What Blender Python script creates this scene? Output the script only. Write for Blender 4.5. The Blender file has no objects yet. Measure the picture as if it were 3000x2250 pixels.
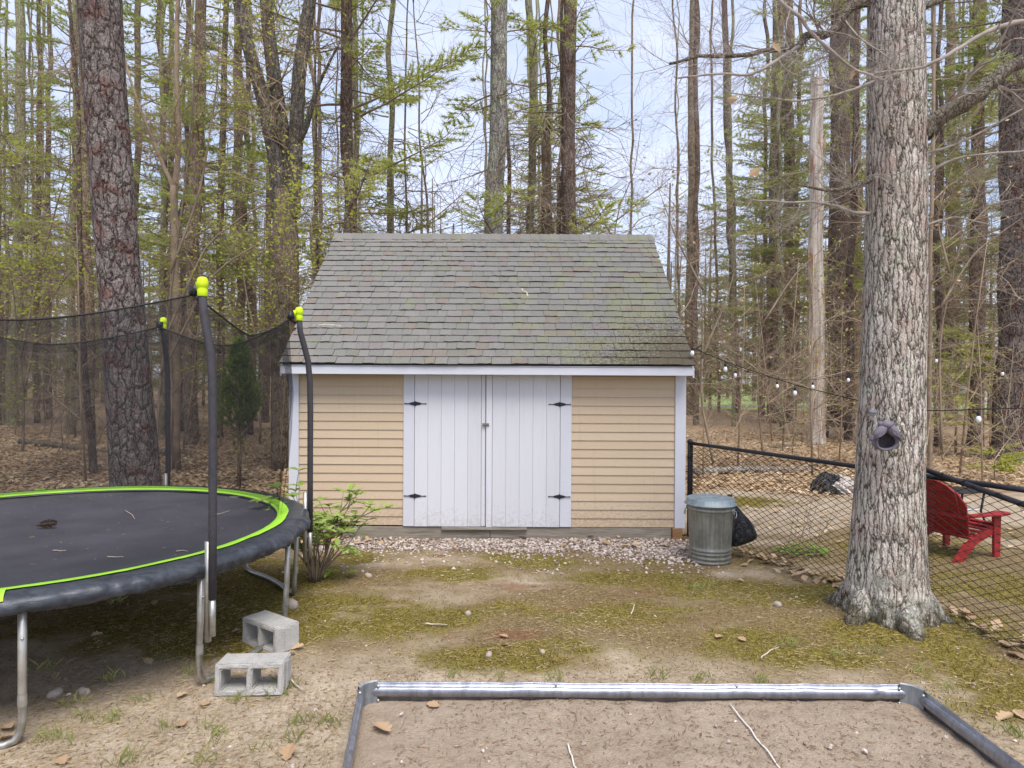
import bpy, bmesh, math, random
import numpy as np
from mathutils import Vector, Matrix, Euler

# ------------------------------------------------------------------ camera, world, sun, exposure
sc = bpy.context.scene
F, CX, CY, CAMH, HOR, ROLL = 2000.0, 1500.0, 1125.0, 1.88, 1110.0, math.radians(0.3)
cam_d = bpy.data.cameras.new('camera')
cam = bpy.data.objects.new('camera', cam_d)
sc.collection.objects.link(cam)
cam_d.sensor_width = 36.0
cam_d.lens = 36.0 * F / 3000.0
cam_d.clip_start, cam_d.clip_end = 0.05, 2000
pitch = math.atan((CY - HOR) / F)
cam.matrix_world = Matrix.Translation((0, 0, CAMH)) @ Matrix.Rotation(math.pi / 2 - pitch, 4, 'X') @ Matrix.Rotation(ROLL, 4, 'Z')
sc.camera = cam

SUN_EL, SUN_AZ = math.radians(60), math.radians(158)      # azimuth clockwise from +Y (away from camera)
w = bpy.data.worlds.new('World'); sc.world = w; w.use_nodes = True
nt = w.node_tree; nt.nodes.clear()
def wn(t, **k):
    n = nt.nodes.new(t)
    for a, b in k.items(): setattr(n, a, b)
    return n
sky = wn('ShaderNodeTexSky', sky_type='NISHITA', sun_disc=False, sun_elevation=SUN_EL, sun_rotation=SUN_AZ)
sky.air_density, sky.dust_density, sky.ozone_density, sky.altitude = 1.0, 1.5, 2.0, 50
tc = wn('ShaderNodeTexCoord'); mp = wn('ShaderNodeMapping'); mp.inputs['Scale'].default_value = (1, 1, 2.6)
no = wn('ShaderNodeTexNoise'); no.inputs['Scale'].default_value = 2.3; no.inputs['Detail'].default_value = 7; no.inputs['Roughness'].default_value = .55
rp = wn('ShaderNodeValToRGB'); rp.color_ramp.elements[0].position = .36; rp.color_ramp.elements[1].position = .66
rp.color_ramp.elements[0].color = (.35, .35, .35, 1); rp.color_ramp.elements[1].color = (.93, .93, .93, 1)
mx = wn('ShaderNodeMix', data_type='RGBA'); mx.inputs['B'].default_value = (4.1, 4.4, 5.5, 1)
bg = wn('ShaderNodeBackground'); bg.inputs['Strength'].default_value = .125
out = wn('ShaderNodeOutputWorld')
L = nt.links.new
L(tc.outputs['Generated'], mp.inputs['Vector']); L(mp.outputs['Vector'], no.inputs['Vector']); L(no.outputs['Fac'], rp.inputs['Fac'])
L(rp.outputs['Color'], mx.inputs['Factor']); L(sky.outputs['Color'], mx.inputs['A']); L(mx.outputs['Result'], bg.inputs['Color']); L(bg.outputs['Background'], out.inputs['Surface'])

sd = bpy.data.lights.new('sun', 'SUN'); sd.energy = 2.1; sd.angle = math.radians(32); sd.color = (1.0, .955, .89)
sun = bpy.data.objects.new('sun', sd); sc.collection.objects.link(sun)
sv = Vector((math.sin(SUN_AZ) * math.cos(SUN_EL), math.cos(SUN_AZ) * math.cos(SUN_EL), math.sin(SUN_EL)))
sun.rotation_euler = sv.to_track_quat('Z', 'Y').to_euler()
sc.view_settings.view_transform = 'Standard'
sc.view_settings.look = 'None'
sc.view_settings.exposure = 0.95
sc.view_settings.gamma = 1.0
sc.render.engine = 'CYCLES'
sc.cycles.use_denoising = True
sc.cycles.max_bounces = 5
sc.cycles.diffuse_bounces = 2
sc.cycles.glossy_bounces = 3
sc.cycles.transparent_max_bounces = 8
sc.cycles.use_adaptive_sampling = True
sc.cycles.adaptive_threshold = .02

C = sc.collection
rng = np.random.default_rng(7)
random.seed(7)
PI = math.pi

# ------------------------------------------------------------------ pixel -> place
def unroll(px, py):
    dx, dy = px - CX, py - CY
    return dx * math.cos(ROLL) + dy * math.sin(ROLL), -dx * math.sin(ROLL) + dy * math.cos(ROLL)
def at(px, py, D):                      # a point at depth D seen at that pixel
    dx, dy = unroll(px, py)
    return np.array((dx / F * D, D, CAMH - (dy + CY - HOR) / F * D))
def gd(px, py, z=0.0):                  # the point of the ground seen at that pixel
    dx, dy = unroll(px, py)
    D = (CAMH - z) * F / (dy + CY - HOR)
    return np.array((dx / F * D, D, z))

# ------------------------------------------------------------------ noise
def _h(ix, iy, s):
    n = (ix.astype(np.int64) * 374761393 + iy.astype(np.int64) * 668265263 + s * 1442695041) & 0x7fffffff
    n = (n ^ (n >> 13)) * 1274126177 & 0x7fffffff
    return ((n ^ (n >> 16)) & 0xffff) / 65535.0
def vnoise(x, y, s=0):
    x = np.asarray(x, float); y = np.asarray(y, float)
    ix, iy = np.floor(x), np.floor(y); fx, fy = x - ix, y - iy
    fx = fx * fx * (3 - 2 * fx); fy = fy * fy * (3 - 2 * fy)
    a, b = _h(ix, iy, s), _h(ix + 1, iy, s); c, d = _h(ix, iy + 1, s), _h(ix + 1, iy + 1, s)
    return (a * (1 - fx) + b * fx) * (1 - fy) + (c * (1 - fx) + d * fx) * fy
def fbm(x, y, s=0, o=4):
    t, a, n = 0, .5, 0
    for i in range(o):
        t = t + a * vnoise(x * 2 ** i + 17.3 * i, y * 2 ** i - 9.1 * i, s + i); n += a; a *= .5
    return t / n

# ------------------------------------------------------------------ mesh building
class MB:
    def __init__(s): s.v = []; s.t = []; s.q = []; s.n = 0
    def add(s, v, t=None, q=None):
        v = np.asarray(v, np.float32).reshape(-1, 3)
        if t is not None and len(t): s.t.append(np.asarray(t, np.int32).reshape(-1, 3) + s.n)
        if q is not None and len(q): s.q.append(np.asarray(q, np.int32).reshape(-1, 4) + s.n)
        s.v.append(v); s.n += len(v)
    def box(s, c, d, R=None, taper=None):
        x, y, z = np.asarray(d, float) / 2
        v = np.array([(-x, -y, -z), (x, -y, -z), (x, y, -z), (-x, y, -z), (-x, -y, z), (x, -y, z), (x, y, z), (-x, y, z)])
        if R is not None: v = v @ np.array(R).T
        s.add(v + np.asarray(c), q=[(0, 3, 2, 1), (4, 5, 6, 7), (0, 1, 5, 4), (1, 2, 6, 5), (2, 3, 7, 6), (3, 0, 4, 7)])
    def tube(s, p, r, n=6, cap=True, squash=None):
        p = np.asarray(p, float); m = len(p); r = np.broadcast_to(np.asarray(r, float), (m,))
        t = np.gradient(p, axis=0); t /= np.linalg.norm(t, axis=1)[:, None] + 1e-9
        mt = t.mean(0); ref = np.array((0, 0, 1.)) if abs(mt[2]) < .8 * np.linalg.norm(mt) + 1e-9 else np.array((1., 0, 0))
        u = np.cross(t, ref); u /= np.linalg.norm(u, axis=1)[:, None] + 1e-9
        w_ = np.cross(t, u)
        a = np.linspace(0, 2 * PI, n, endpoint=False)
        v = p[:, None] + r[:, None, None] * (np.cos(a)[None, :, None] * u[:, None] + np.sin(a)[None, :, None] * w_[:, None])
        i, j = np.meshgrid(np.arange(m - 1), np.arange(n), indexing='ij'); k = (j + 1) % n
        q = np.stack((i * n + j, i * n + k, (i + 1) * n + k, (i + 1) * n + j), -1).reshape(-1, 4)
        tr = []
        v = v.reshape(-1, 3)
        if cap:
            v = np.vstack((v, p[0], p[-1])); e = m * n
            for j in range(n):
                tr.append((e, (j + 1) % n, j)); tr.append((e + 1, (m - 1) * n + j, (m - 1) * n + (j + 1) % n))
        s.add(v, tr, q)
    def lathe(s, prof, n=24, M=None, cap0=False, cap1=False):
        prof = np.asarray(prof, float); m = len(prof)
        a = np.linspace(0, 2 * PI, n, endpoint=False)
        v = np.stack((prof[:, 0, None] * np.cos(a), prof[:, 0, None] * np.sin(a), np.broadcast_to(prof[:, 1, None], (m, n))), -1).reshape(-1, 3)
        i, j = np.meshgrid(np.arange(m - 1), np.arange(n), indexing='ij'); k = (j + 1) % n
        q = np.stack((i * n + j, i * n + k, (i + 1) * n + k, (i + 1) * n + j), -1).reshape(-1, 4)
        t = []
        if cap0:
            v = np.vstack((v, (0, 0, prof[0, 1]))); t += [(len(v) - 1, (j + 1) % n, j) for j in range(n)]
        if cap1:
            v = np.vstack((v, (0, 0, prof[-1, 1]))); t += [(len(v) - 1, (m - 1) * n + j, (m - 1) * n + (j + 1) % n) for j in range(n)]
        if M is not None: v = (np.array(M)[:3, :3] @ v.T).T + np.array(M)[:3, 3]
        s.add(v, t, q)
    def grid(s, V, wrap=False):                      # V: m x n x 3
        m, n = V.shape[:2]
        i, j = np.meshgrid(np.arange(m - 1), np.arange(n if wrap else n - 1), indexing='ij'); k = (j + 1) % n
        s.add(V.reshape(-1, 3), q=np.stack((i * n + j, i * n + k, (i + 1) * n + k, (i + 1) * n + j), -1).reshape(-1, 4))
    def prism(s, poly, h, M=None):                   # 2D outline extruded in +z by h
        poly = np.asarray(poly, float); n = len(poly)
        v = np.vstack((np.c_[poly, np.zeros(n)], np.c_[poly, np.full(n, h)]))
        c0, c1 = v[:n].mean(0), v[n:].mean(0); v = np.vstack((v, c0, c1))
        t = []; q = []
        for j in range(n):
            k = (j + 1) % n
            t += [(2 * n, k, j), (2 * n + 1, n + j, n + k)]; q.append((j, k, n + k, n + j))
        if M is not None: v = (np.array(M)[:3, :3] @ v.T).T + np.array(M)[:3, 3]
        s.add(v, t, q)
    def mesh(s, name, mat=None, smooth=False):
        me = bpy.data.meshes.new(name)
        v = np.concatenate(s.v) if s.v else np.zeros((0, 3), np.float32)
        t = np.concatenate(s.t) if s.t else np.zeros((0, 3), np.int32)
        q = np.concatenate(s.q) if s.q else np.zeros((0, 4), np.int32)
        me.vertices.add(len(v)); me.vertices.foreach_set('co', v.astype(np.float32).ravel())
        me.loops.add(len(t) * 3 + len(q) * 4); me.loops.foreach_set('vertex_index', np.concatenate((t.ravel(), q.ravel())).astype(np.int32))
        me.polygons.add(len(t) + len(q))
        me.polygons.foreach_set('loop_start', np.concatenate((np.arange(len(t)) * 3, len(t) * 3 + np.arange(len(q)) * 4)).astype(np.int32))
        me.polygons.foreach_set('use_smooth', np.full(len(t) + len(q), bool(smooth)))
        me.update(calc_edges=True)
        if mat: me.materials.append(mat)
        return me
    def build(s, name, mat=None, parent=None, smooth=False, loc=None, bevel=0):
        me = s.mesh(name, mat, smooth)
        if bevel:
            bm = bmesh.new(); bm.from_mesh(me)
            bmesh.ops.bevel(bm, geom=bm.edges[:], offset=bevel, segments=1, affect='EDGES', clamp_overlap=True)
            bm.to_mesh(me); bm.free()
        return link(me, name, parent, loc)
def link(me, name, parent=None, loc=None, rot=None):
    o = bpy.data.objects.new(name, me); C.objects.link(o)
    if parent is not None: o.parent = parent
    if loc is not None: o.location = [float(k) for k in loc]
    if rot is not None: o.rotation_euler = rot
    return o
def thing(name, label, cat, loc=(0, 0, 0), rot=(0, 0, 0), group=None):
    o = bpy.data.objects.new(name, None); C.objects.link(o); o.empty_display_size = .1
    o.location = [float(k) for k in loc]; o.rotation_euler = rot
    return tag(o, label, cat, group)
def tag(o, label=None, cat=None, group=None, kind=None):
    if label: o['label'] = label
    if cat: o['category'] = cat
    if group: o['group'] = group
    if kind: o['kind'] = kind
    return o
def rotz(a): return np.array(Matrix.Rotation(a, 3, 'Z'))
def M4(loc, rot=(0, 0, 0)): return Matrix.Translation(loc) @ Euler(rot).to_matrix().to_4x4()

# ------------------------------------------------------------------ materials
class NG:
    def __init__(s, name):
        s.m = bpy.data.materials.new(name); s.m.use_nodes = True; s.t = s.m.node_tree; s.t.nodes.clear()
        s.out = s.t.nodes.new('ShaderNodeOutputMaterial')
    def n(s, t, ins=None, **k):
        x = s.t.nodes.new(t)
        for a, b in k.items(): setattr(x, a, b)
        for a, b in (ins or {}).items(): s.set(x, a, b)
        return x
    def set(s, node, key, val):
        i = node.inputs[key]
        if hasattr(val, 'is_output'): s.t.links.new(val, i)
        else: i.default_value = val
    def coord(s, kind='Object', scale=(1, 1, 1)):
        c = s.n('ShaderNodeTexCoord').outputs[kind] if kind != 'Position' else s.n('ShaderNodeNewGeometry').outputs['Position']
        return s.n('ShaderNodeMapping', {'Vector': c, 'Scale': scale}).outputs['Vector']
    def noise(s, vec, scale, detail=4, rough=.55, dist=0):
        return s.n('ShaderNodeTexNoise', {'Vector': vec, 'Scale': scale, 'Detail': detail, 'Roughness': rough, 'Distortion': dist})
    def ramp(s, fac, stops, interp='LINEAR'):
        x = s.n('ShaderNodeValToRGB'); cr = x.color_ramp; cr.interpolation = interp
        while len(cr.elements) < len(stops): cr.elements.new(.5)
        for e, (p, c) in zip(cr.elements, stops):
            e.position = p; e.color = (*c, 1) if len(c) == 3 else c
        s.t.links.new(fac, x.inputs['Fac']); return x.outputs['Color']
    def mask(s, fac, a, b): return s.n('ShaderNodeMapRange', {'Value': fac, 'From Min': a, 'From Max': b}, interpolation_type='SMOOTHSTEP').outputs['Result']
    def mix(s, f, a, b, mode='MIX'):
        x = s.n('ShaderNodeMix', data_type='RGBA', blend_type=mode)
        s.set(x, 'Factor', f)
        for k, v in (('A', a), ('B', b)): s.set(x, k, (*v, 1) if isinstance(v, tuple) and len(v) == 3 else v)
        return x.outputs['Result']
    def math(s, op, a, b=0.0):
        x = s.n('ShaderNodeMath', operation=op); s.set(x, 0, a); s.set(x, 1, b); return x.outputs[0]
    def bump(s, h, strength=.5, dist=.02, prev=None):
        x = s.n('ShaderNodeBump', {'Height': h, 'Strength': strength, 'Distance': dist})
        if prev: s.set(x, 'Normal', prev)
        return x.outputs['Normal']
    def finish(s, col, rough=.8, metal=0, normal=None, spec=.3, **extra):
        b = s.n('ShaderNodeBsdfPrincipled')
        s.set(b, 'Base Color', (*col, 1) if isinstance(col, tuple) and len(col) == 3 else col)
        s.set(b, 'Roughness', rough); s.set(b, 'Metallic', metal); s.set(b, 'Specular IOR Level', spec)
        if normal: s.set(b, 'Normal', normal)
        for k, v in extra.items(): s.set(b, k.replace('_', ' '), v)
        s.t.links.new(b.outputs[0], s.out.inputs['Surface']); return s.m
    def leafy(s, col, trans=.35, rough=.6):
        d = s.n('ShaderNodeBsdfDiffuse', {'Color': col}); t = s.n('ShaderNodeBsdfTranslucent', {'Color': col})
        x = s.n('ShaderNodeMixShader', {0: trans, 1: d.outputs[0], 2: t.outputs[0]})
        s.t.links.new(x.outputs[0], s.out.inputs['Surface']); return s.m
def srgb(r, g, b):
    f = lambda c: (c / 255 / 12.92) if c / 255 <= .04045 else ((c / 255 + .055) / 1.055) ** 2.4
    return (f(r), f(g), f(b))

def m_plain(name, col, rough=.6, metal=0, var=.12, sc_=8, bump=.0, bscale=60, spec=.3):
    g = NG(name); p = g.coord('Position')
    n = g.noise(p, sc_, 5).outputs['Fac']
    c = g.mix(g.mask(n, .3, .7), tuple(k * (1 - var) for k in col), tuple(min(1, k * (1 + var)) for k in col))
    nm = g.bump(g.noise(p, bscale, 3).outputs['Fac'], bump, .01) if bump else None
    return g.finish(c, rough, metal, nm, spec)

def m_bark(name, dark, mid, light, scale, zs, lichen=None, lich_amt=.5, patch=None, bump=1.0, crack=.10, dist=.03, deep=.75, jit=.22, foot=False):
    g = NG(name)
    c0 = g.n('ShaderNodeTexCoord').outputs['Object']
    wob = g.noise(g.n('ShaderNodeMapping', {'Vector': c0, 'Scale': (1, 1, .5)}).outputs[0], scale * .9, 4, .6).outputs['Color']
    c1 = g.n('ShaderNodeVectorMath', {0: c0, 1: g.n('ShaderNodeVectorMath', {0: wob, 'Scale': 1.5 / scale}, operation='SCALE').outputs[0]}, operation='ADD').outputs[0]
    st = g.n('ShaderNodeMapping', {'Vector': c1, 'Scale': (1, 1, zs)}).outputs[0]
    v = g.n('ShaderNodeTexVoronoi', {'Vector': st, 'Scale': scale, 'Randomness': 1.0}, feature='DISTANCE_TO_EDGE').outputs['Distance']
    v2 = g.n('ShaderNodeTexVoronoi', {'Vector': st, 'Scale': scale * 2.3}, feature='DISTANCE_TO_EDGE').outputs['Distance']
    fine = g.noise(g.n('ShaderNodeMapping', {'Vector': c0, 'Scale': (1, 1, .3)}).outputs[0], scale * 4, 6, .7).outputs['Fac']
    big = g.noise(c0, 3.5, 4, .6).outputs['Fac']
    wv = g.math('MULTIPLY', g.math('SUBTRACT', fine, .5), jit)
    edge = g.mask(g.math('ADD', v, wv), -.02, crack); edge2 = g.mask(g.math('ADD', v2, wv), -.02, crack * .9)
    top = g.mix(g.mask(g.math('ADD', g.math('MULTIPLY', big, .45), g.math('MULTIPLY', fine, .55)), .34, .66), mid, light)
    if patch:
        pm = g.mask(g.noise(c0, 4.6, 4).outputs['Fac'], .5, .64)
        top = g.mix(g.math('MULTIPLY', pm, .7), top, patch)
    if lichen:
        lm = g.mask(g.noise(c0, 6.5, 7, .75).outputs['Fac'], .51, .60)
        top = g.mix(g.math('MULTIPLY', lm, lich_amt), top, lichen)
    col = g.mix(g.math('MULTIPLY', g.math('SUBTRACT', 1.0, edge2), .4), top, dark)
    col = g.mix(g.math('MULTIPLY', g.math('SUBTRACT', 1.0, edge), deep), col, dark)
    if foot:      # lichen crust and moss growing round the foot
        z = g.n('ShaderNodeSeparateXYZ', {'Vector': c0}).outputs[2]; fn = g.noise(c0, 9, 6, .7).outputs['Fac']
        lz = g.n('ShaderNodeMapRange', {'Value': z, 'From Min': .75, 'From Max': .2}).outputs[0]; mz = g.n('ShaderNodeMapRange', {'Value': z, 'From Min': .36, 'From Max': .0}).outputs[0]
        col = g.mix(g.math('MULTIPLY', g.mask(g.math('ADD', fn, g.math('MULTIPLY', lz, .2)), .62, .70), .6), col, srgb(186, 186, 172))
        col = g.mix(g.math('MULTIPLY', g.mask(g.math('ADD', g.noise(c0, 13, 5, .7).outputs['Fac'], g.math('MULTIPLY', mz, .42)), .62, .82), .85), col, srgb(78, 70, 44))
    h = g.math('ADD', g.math('MULTIPLY', g.mask(v, 0, crack * 2.0), 1.0), g.math('ADD', g.math('MULTIPLY', g.mask(v2, 0, crack * 2), .35), g.math('MULTIPLY', fine, .5)))
    return g.finish(col, .92, 0, g.bump(h, bump, dist), .15)

MAT = {}
MAT['oak_bark'] = m_bark('oak_bark', srgb(52, 43, 37), srgb(190, 175, 160), srgb(236, 226, 215), 29, .13, srgb(208, 211, 190), .55, srgb(196, 172, 160), .9, .135, .022, 1.0, .12, True)
MAT['limb_bark'] = m_bark('limb_bark', srgb(46, 40, 36), srgb(112, 101, 88), srgb(160, 149, 134), 30, .6, srgb(150, 156, 136), .5, None, .8, .14, .015, .8)
MAT['pine_bark'] = m_bark('pine_bark', srgb(40, 33, 31), srgb(106, 95, 90), srgb(150, 140, 134), 10.5, .36, None, 0, srgb(118, 84, 77), 1.0, .085, .035, .9)
MAT['dark_bark'] = m_bark('dark_bark', srgb(54, 46, 41), srgb(110, 95, 86), srgb(148, 132, 122), 16, .2, None, 0, srgb(112, 82, 72), .9, .12)
MAT['brown_bark'] = m_bark('brown_bark', srgb(66, 56, 47), srgb(132, 116, 98), srgb(166, 150, 130), 18, .2, None, 0, srgb(116, 94, 72), .8, .12)
MAT['green_bark'] = m_bark('green_bark', srgb(72, 67, 52), srgb(142, 137, 106), srgb(176, 172, 144), 18, .2, srgb(140, 152, 104), .6, None, .8, .12)
MAT['lichen_bark'] = m_bark('lichen_bark', srgb(74, 69, 66), srgb(134, 127, 121), srgb(166, 161, 155), 14, .22, srgb(186, 194, 168), .8, srgb(134, 140, 104), .9, .1)
MAT['stem_bark'] = m_bark('stem_bark', srgb(46, 41, 37), srgb(100, 91, 83), srgb(138, 130, 122), 15, .2, srgb(150, 152, 134), .4, None, .9, .12)
MAT['beech_bark'] = m_plain('beech_bark', srgb(146, 128, 108), .85, var=.2, sc_=5, bump=.25, bscale=40)
MAT['twig'] = m_plain('twig', srgb(154, 136, 116), .9, var=.25, sc_=3)
MAT['oak_twig'] = m_plain('oak_twig', srgb(152, 142, 133), .9, var=.25, sc_=6)
MAT['dark_twig'] = m_plain('dark_twig', srgb(132, 117, 100), .9, var=.25, sc_=3)

def m_foliage(name, a, b, c, trans=.4):
    g = NG(name)
    r = g.n('ShaderNodeNewGeometry').outputs['Random Per Island']
    n = g.noise(g.coord('Position'), .55, 3).outputs['Fac']
    f = g.math('ADD', g.math('MULTIPLY', r, .5), g.math('MULTIPLY', g.mask(n, .3, .7), .5))
    return g.leafy(g.ramp(f, [(0, a), (.5, b), (1, c)]), trans)
MAT['needle'] = m_foliage('needle', srgb(146, 156, 78), srgb(182, 188, 106), srgb(212, 214, 138), .56)
MAT['dark_needle'] = m_foliage('dark_needle', srgb(128, 142, 80), srgb(164, 174, 104), srgb(194, 198, 130), .55)
MAT['young_pine'] = m_foliage('young_pine', srgb(142, 150, 86), srgb(172, 178, 108), srgb(200, 202, 134), .5)
MAT['spring_leaf'] = m_foliage('spring_leaf', srgb(150, 158, 62), srgb(178, 184, 84), srgb(204, 200, 110), .5)
MAT['shrub_leaf'] = m_foliage('shrub_leaf', srgb(112, 138, 62), srgb(158, 178, 94), srgb(192, 204, 126), .4)
MAT['weed_leaf'] = m_foliage('weed_leaf', srgb(92, 124, 52), srgb(126, 158, 70), srgb(150, 176, 90), .4)
MAT['cedar'] = m_foliage('cedar', srgb(82, 102, 46), srgb(116, 138, 66), srgb(148, 164, 88), .35)
MAT['hemlock'] = m_foliage('hemlock', srgb(150, 154, 74), srgb(176, 178, 92), srgb(196, 196, 112), .45)
MAT['litter'] = m_foliage('litter', srgb(134, 106, 78), srgb(182, 155, 122), srgb(214, 194, 164), .1)
MAT['oak_leaf'] = m_foliage('oak_leaf', srgb(150, 120, 92), srgb(178, 150, 120), srgb(202, 180, 150), .15)
MAT['straw'] = m_foliage('straw', srgb(128, 108, 76), srgb(170, 150, 112), srgb(204, 188, 150), .2)
MAT['moss_blade'] = m_foliage('moss_blade', srgb(80, 71, 37), srgb(113, 103, 52), srgb(148, 138, 74), .3)
MAT['grass_blade'] = m_foliage('grass_blade', srgb(128, 132, 78), srgb(156, 158, 100), srgb(182, 180, 126), .35)
MAT['debris'] = m_foliage('debris', srgb(96, 76, 62), srgb(138, 114, 94), srgb(186, 162, 138), .1)

def m_gravel():
    g = NG('gravel')
    r = g.n('ShaderNodeNewGeometry').outputs['Random Per Island']
    c = g.ramp(r, [(0, srgb(112, 96, 88)), (.3, srgb(158, 143, 134)), (.65, srgb(188, 175, 165)), (1, srgb(212, 203, 195))])
    c = g.mix(g.mask(g.noise(g.coord('Position'), 60, 4).outputs['Fac'], .45, .7), c, srgb(150, 128, 112))
    return g.finish(c, .8)
MAT['gravel'] = m_gravel()
def m_ground():
    g = NG('ground')
    p = g.coord('Position')
    at_ = g.n('ShaderNodeAttribute', attribute_name='cover')      # r moss, g litter, b red patches
    s = g.n('ShaderNodeSeparateColor', {'Color': at_.outputs['Color']})
    n1 = g.noise(p, 3.2, 8, .65).outputs['Fac']; n2 = g.noise(p, 42, 6, .7).outputs['Fac']; n3 = g.noise(p, 150, 3, .6).outputs['Fac']
    grain = g.math('ADD', g.math('MULTIPLY', n2, .6), g.math('MULTIPLY', n3, .4))
    dirt = g.ramp(g.math('ADD', g.math('MULTIPLY', n1, .32), g.math('MULTIPLY', grain, .68)),
                  [(.33, srgb(90, 76, 60)), (.43, srgb(142, 126, 105)), (.54, srgb(174, 158, 137)), (.68, srgb(210, 197, 177))])
    moss = g.ramp(grain, [(.37, srgb(54, 45, 22)), (.46, srgb(96, 84, 40)), (.60, srgb(144, 132, 66))])
    red = g.ramp(grain, [(.34, srgb(82, 58, 42)), (.5, srgb(122, 90, 66)), (.66, srgb(158, 128, 98))])
    lit = g.ramp(g.math('ADD', g.math('MULTIPLY', g.noise(p, 9, 7, .75).outputs['Fac'], .7), g.math('MULTIPLY', n2, .3)),
                 [(.30, srgb(96, 76, 58)), (.46, srgb(148, 123, 97)), (.6, srgb(180, 157, 128)), (.75, srgb(202, 184, 156))])
    th = g.ramp(grain, [(.36, srgb(66, 55, 38)), (.46, srgb(106, 90, 62)), (.56, srgb(138, 120, 88)), (.70, srgb(174, 156, 124))])
    ta = g.n('ShaderNodeAttribute', attribute_name='thatch').outputs['Fac']
    dirt = g.mix(g.mask(g.math('ADD', ta, g.math('MULTIPLY', g.math('SUBTRACT', grain, .5), 1.6)), .15, .85), dirt, th)
    def m(w): return g.mask(g.math('ADD', w, g.math('MULTIPLY', g.math('SUBTRACT', grain, .5), 1.5)), .18, .72)
    c = g.mix(m(s.outputs[0]), dirt, moss); c = g.mix(m(s.outputs[2]), c, red); c = g.mix(m(s.outputs[1]), c, lit)
    al = g.n('ShaderNodeAttribute', attribute_name='lawn').outputs['Fac']
    c = g.mix(al, c, g.mix(n1, srgb(118, 142, 84), srgb(150, 166, 104)))
    return g.finish(c, .95, 0, g.bump(grain, .75, .02), .1)
MAT['ground'] = m_ground()
def m_soil():
    g = NG('soil'); p = g.coord('Position')
    n1 = g.noise(p, 5, 8, .7).outputs['Fac']; n2 = g.noise(p, 46, 6, .75).outputs['Fac']; n3 = g.noise(p, 130, 3).outputs['Fac']
    c = g.ramp(g.math('ADD', g.math('MULTIPLY', n1, .45), g.math('ADD', g.math('MULTIPLY', n2, .38), g.math('MULTIPLY', n3, .17))),
               [(.30, srgb(112, 96, 80)), (.42, srgb(160, 142, 122)), (.55, srgb(182, 164, 144)), (.75, srgb(200, 184, 164))])
    return g.finish(c, .95, 0, g.bump(g.math('ADD', n2, n3), .8, .025), .1)
MAT['soil'] = m_soil()

def m_white():
    g = NG('white_paint'); p = g.coord('Position')
    r = g.n('ShaderNodeObjectInfo').outputs['Random']
    c = g.mix(r, srgb(208, 208, 212), srgb(215, 215, 220))
    c = g.mix(g.math('MULTIPLY', g.mask(g.noise(g.coord('Position', (9, 9, .6)), 2.5, 6, .65).outputs['Fac'], .5, .75), .25), c, srgb(184, 182, 178))
    z = g.n('ShaderNodeSeparateXYZ', {'Vector': p}).outputs[2]
    low = g.n('ShaderNodeMapRange', {'Value': z, 'From Min': .55, 'From Max': .12}).outputs[0]
    sp_ = g.mask(g.math('ADD', g.noise(p, 30, 6, .75).outputs['Fac'], g.math('MULTIPLY', low, .24)), .62, .78)
    c = g.mix(g.math('MULTIPLY', sp_, .28), c, srgb(160, 148, 132))
    gr = g.noise(g.coord('Position', (40, 40, 1.5)), 3, 4).outputs['Fac']
    return g.finish(c, .55, 0, g.bump(gr, .12, .004), .3)
MAT['white'] = m_white()
MAT['white_trim'] = m_plain('white_trim', srgb(206, 207, 214), .45, var=.02, sc_=2)
def m_siding():
    g = NG('siding'); p = g.coord('Position')
    n = g.noise(p, 1.8, 4).outputs['Fac']; st = g.noise(g.n('ShaderNodeMapping', {'Vector': p, 'Scale': (2, 2, 60)}).outputs[0], 3, 4).outputs['Fac']
    r = g.n('ShaderNodeObjectInfo').outputs['Random']
    c = g.mix(g.math('ADD', g.math('MULTIPLY', r, .6), g.math('MULTIPLY', n, .4)), srgb(193, 171, 144), srgb(202, 182, 155))
    z = g.n('ShaderNodeSeparateXYZ', {'Vector': p}).outputs[2]
    low = g.n('ShaderNodeMapRange', {'Value': z, 'From Min': .62, 'From Max': .12}).outputs[0]
    sp_ = g.mask(g.math('ADD', g.noise(g.coord('Position', (1, 1, 1.6)), 26, 6, .75).outputs['Fac'], g.math('MULTIPLY', low, .22)), .60, .76)
    c = g.mix(g.math('MULTIPLY', sp_, .45), c, srgb(142, 120, 98))
    run = g.mask(g.noise(g.coord('Position', (14, 14, .5)), 2.2, 5, .6).outputs['Fac'], .56, .72)
    c = g.mix(g.math('MULTIPLY', run, .22), c, srgb(166, 146, 124))
    return g.finish(c, .62, 0, g.bump(st, .12, .004), .3)
MAT['siding'] = m_siding()
def m_timber(name, a, b, knots=True):
    g = NG(name); p = g.coord('Position', (1.2, 8, 16))
    n = g.noise(p, 2.0, 6, .6, 1.2).outputs['Fac']; f = g.noise(g.coord('Position', (4, 40, 120)), 2, 4).outputs['Fac']
    c = g.ramp(g.math('ADD', g.math('MULTIPLY', n, .65), g.math('MULTIPLY', f, .35)), [(.3, a), (.52, tuple((x + y) / 2 for x, y in zip(a, b))), (.7, b)])
    return g.finish(c, .85, 0, g.bump(f, .3, .004), .2)
MAT['grey_timber'] = m_timber('grey_timber', srgb(102, 92, 80), srgb(170, 162, 148))
MAT['brown_timber'] = m_timber('brown_timber', srgb(118, 84, 56), srgb(168, 132, 96))
MAT['iron'] = m_plain('black_iron', srgb(52, 50, 58), .55, .3, var=.1)
MAT['latch'] = m_plain('weathered_metal', srgb(128, 124, 112), .6, .6, var=.3, sc_=40)

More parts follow.
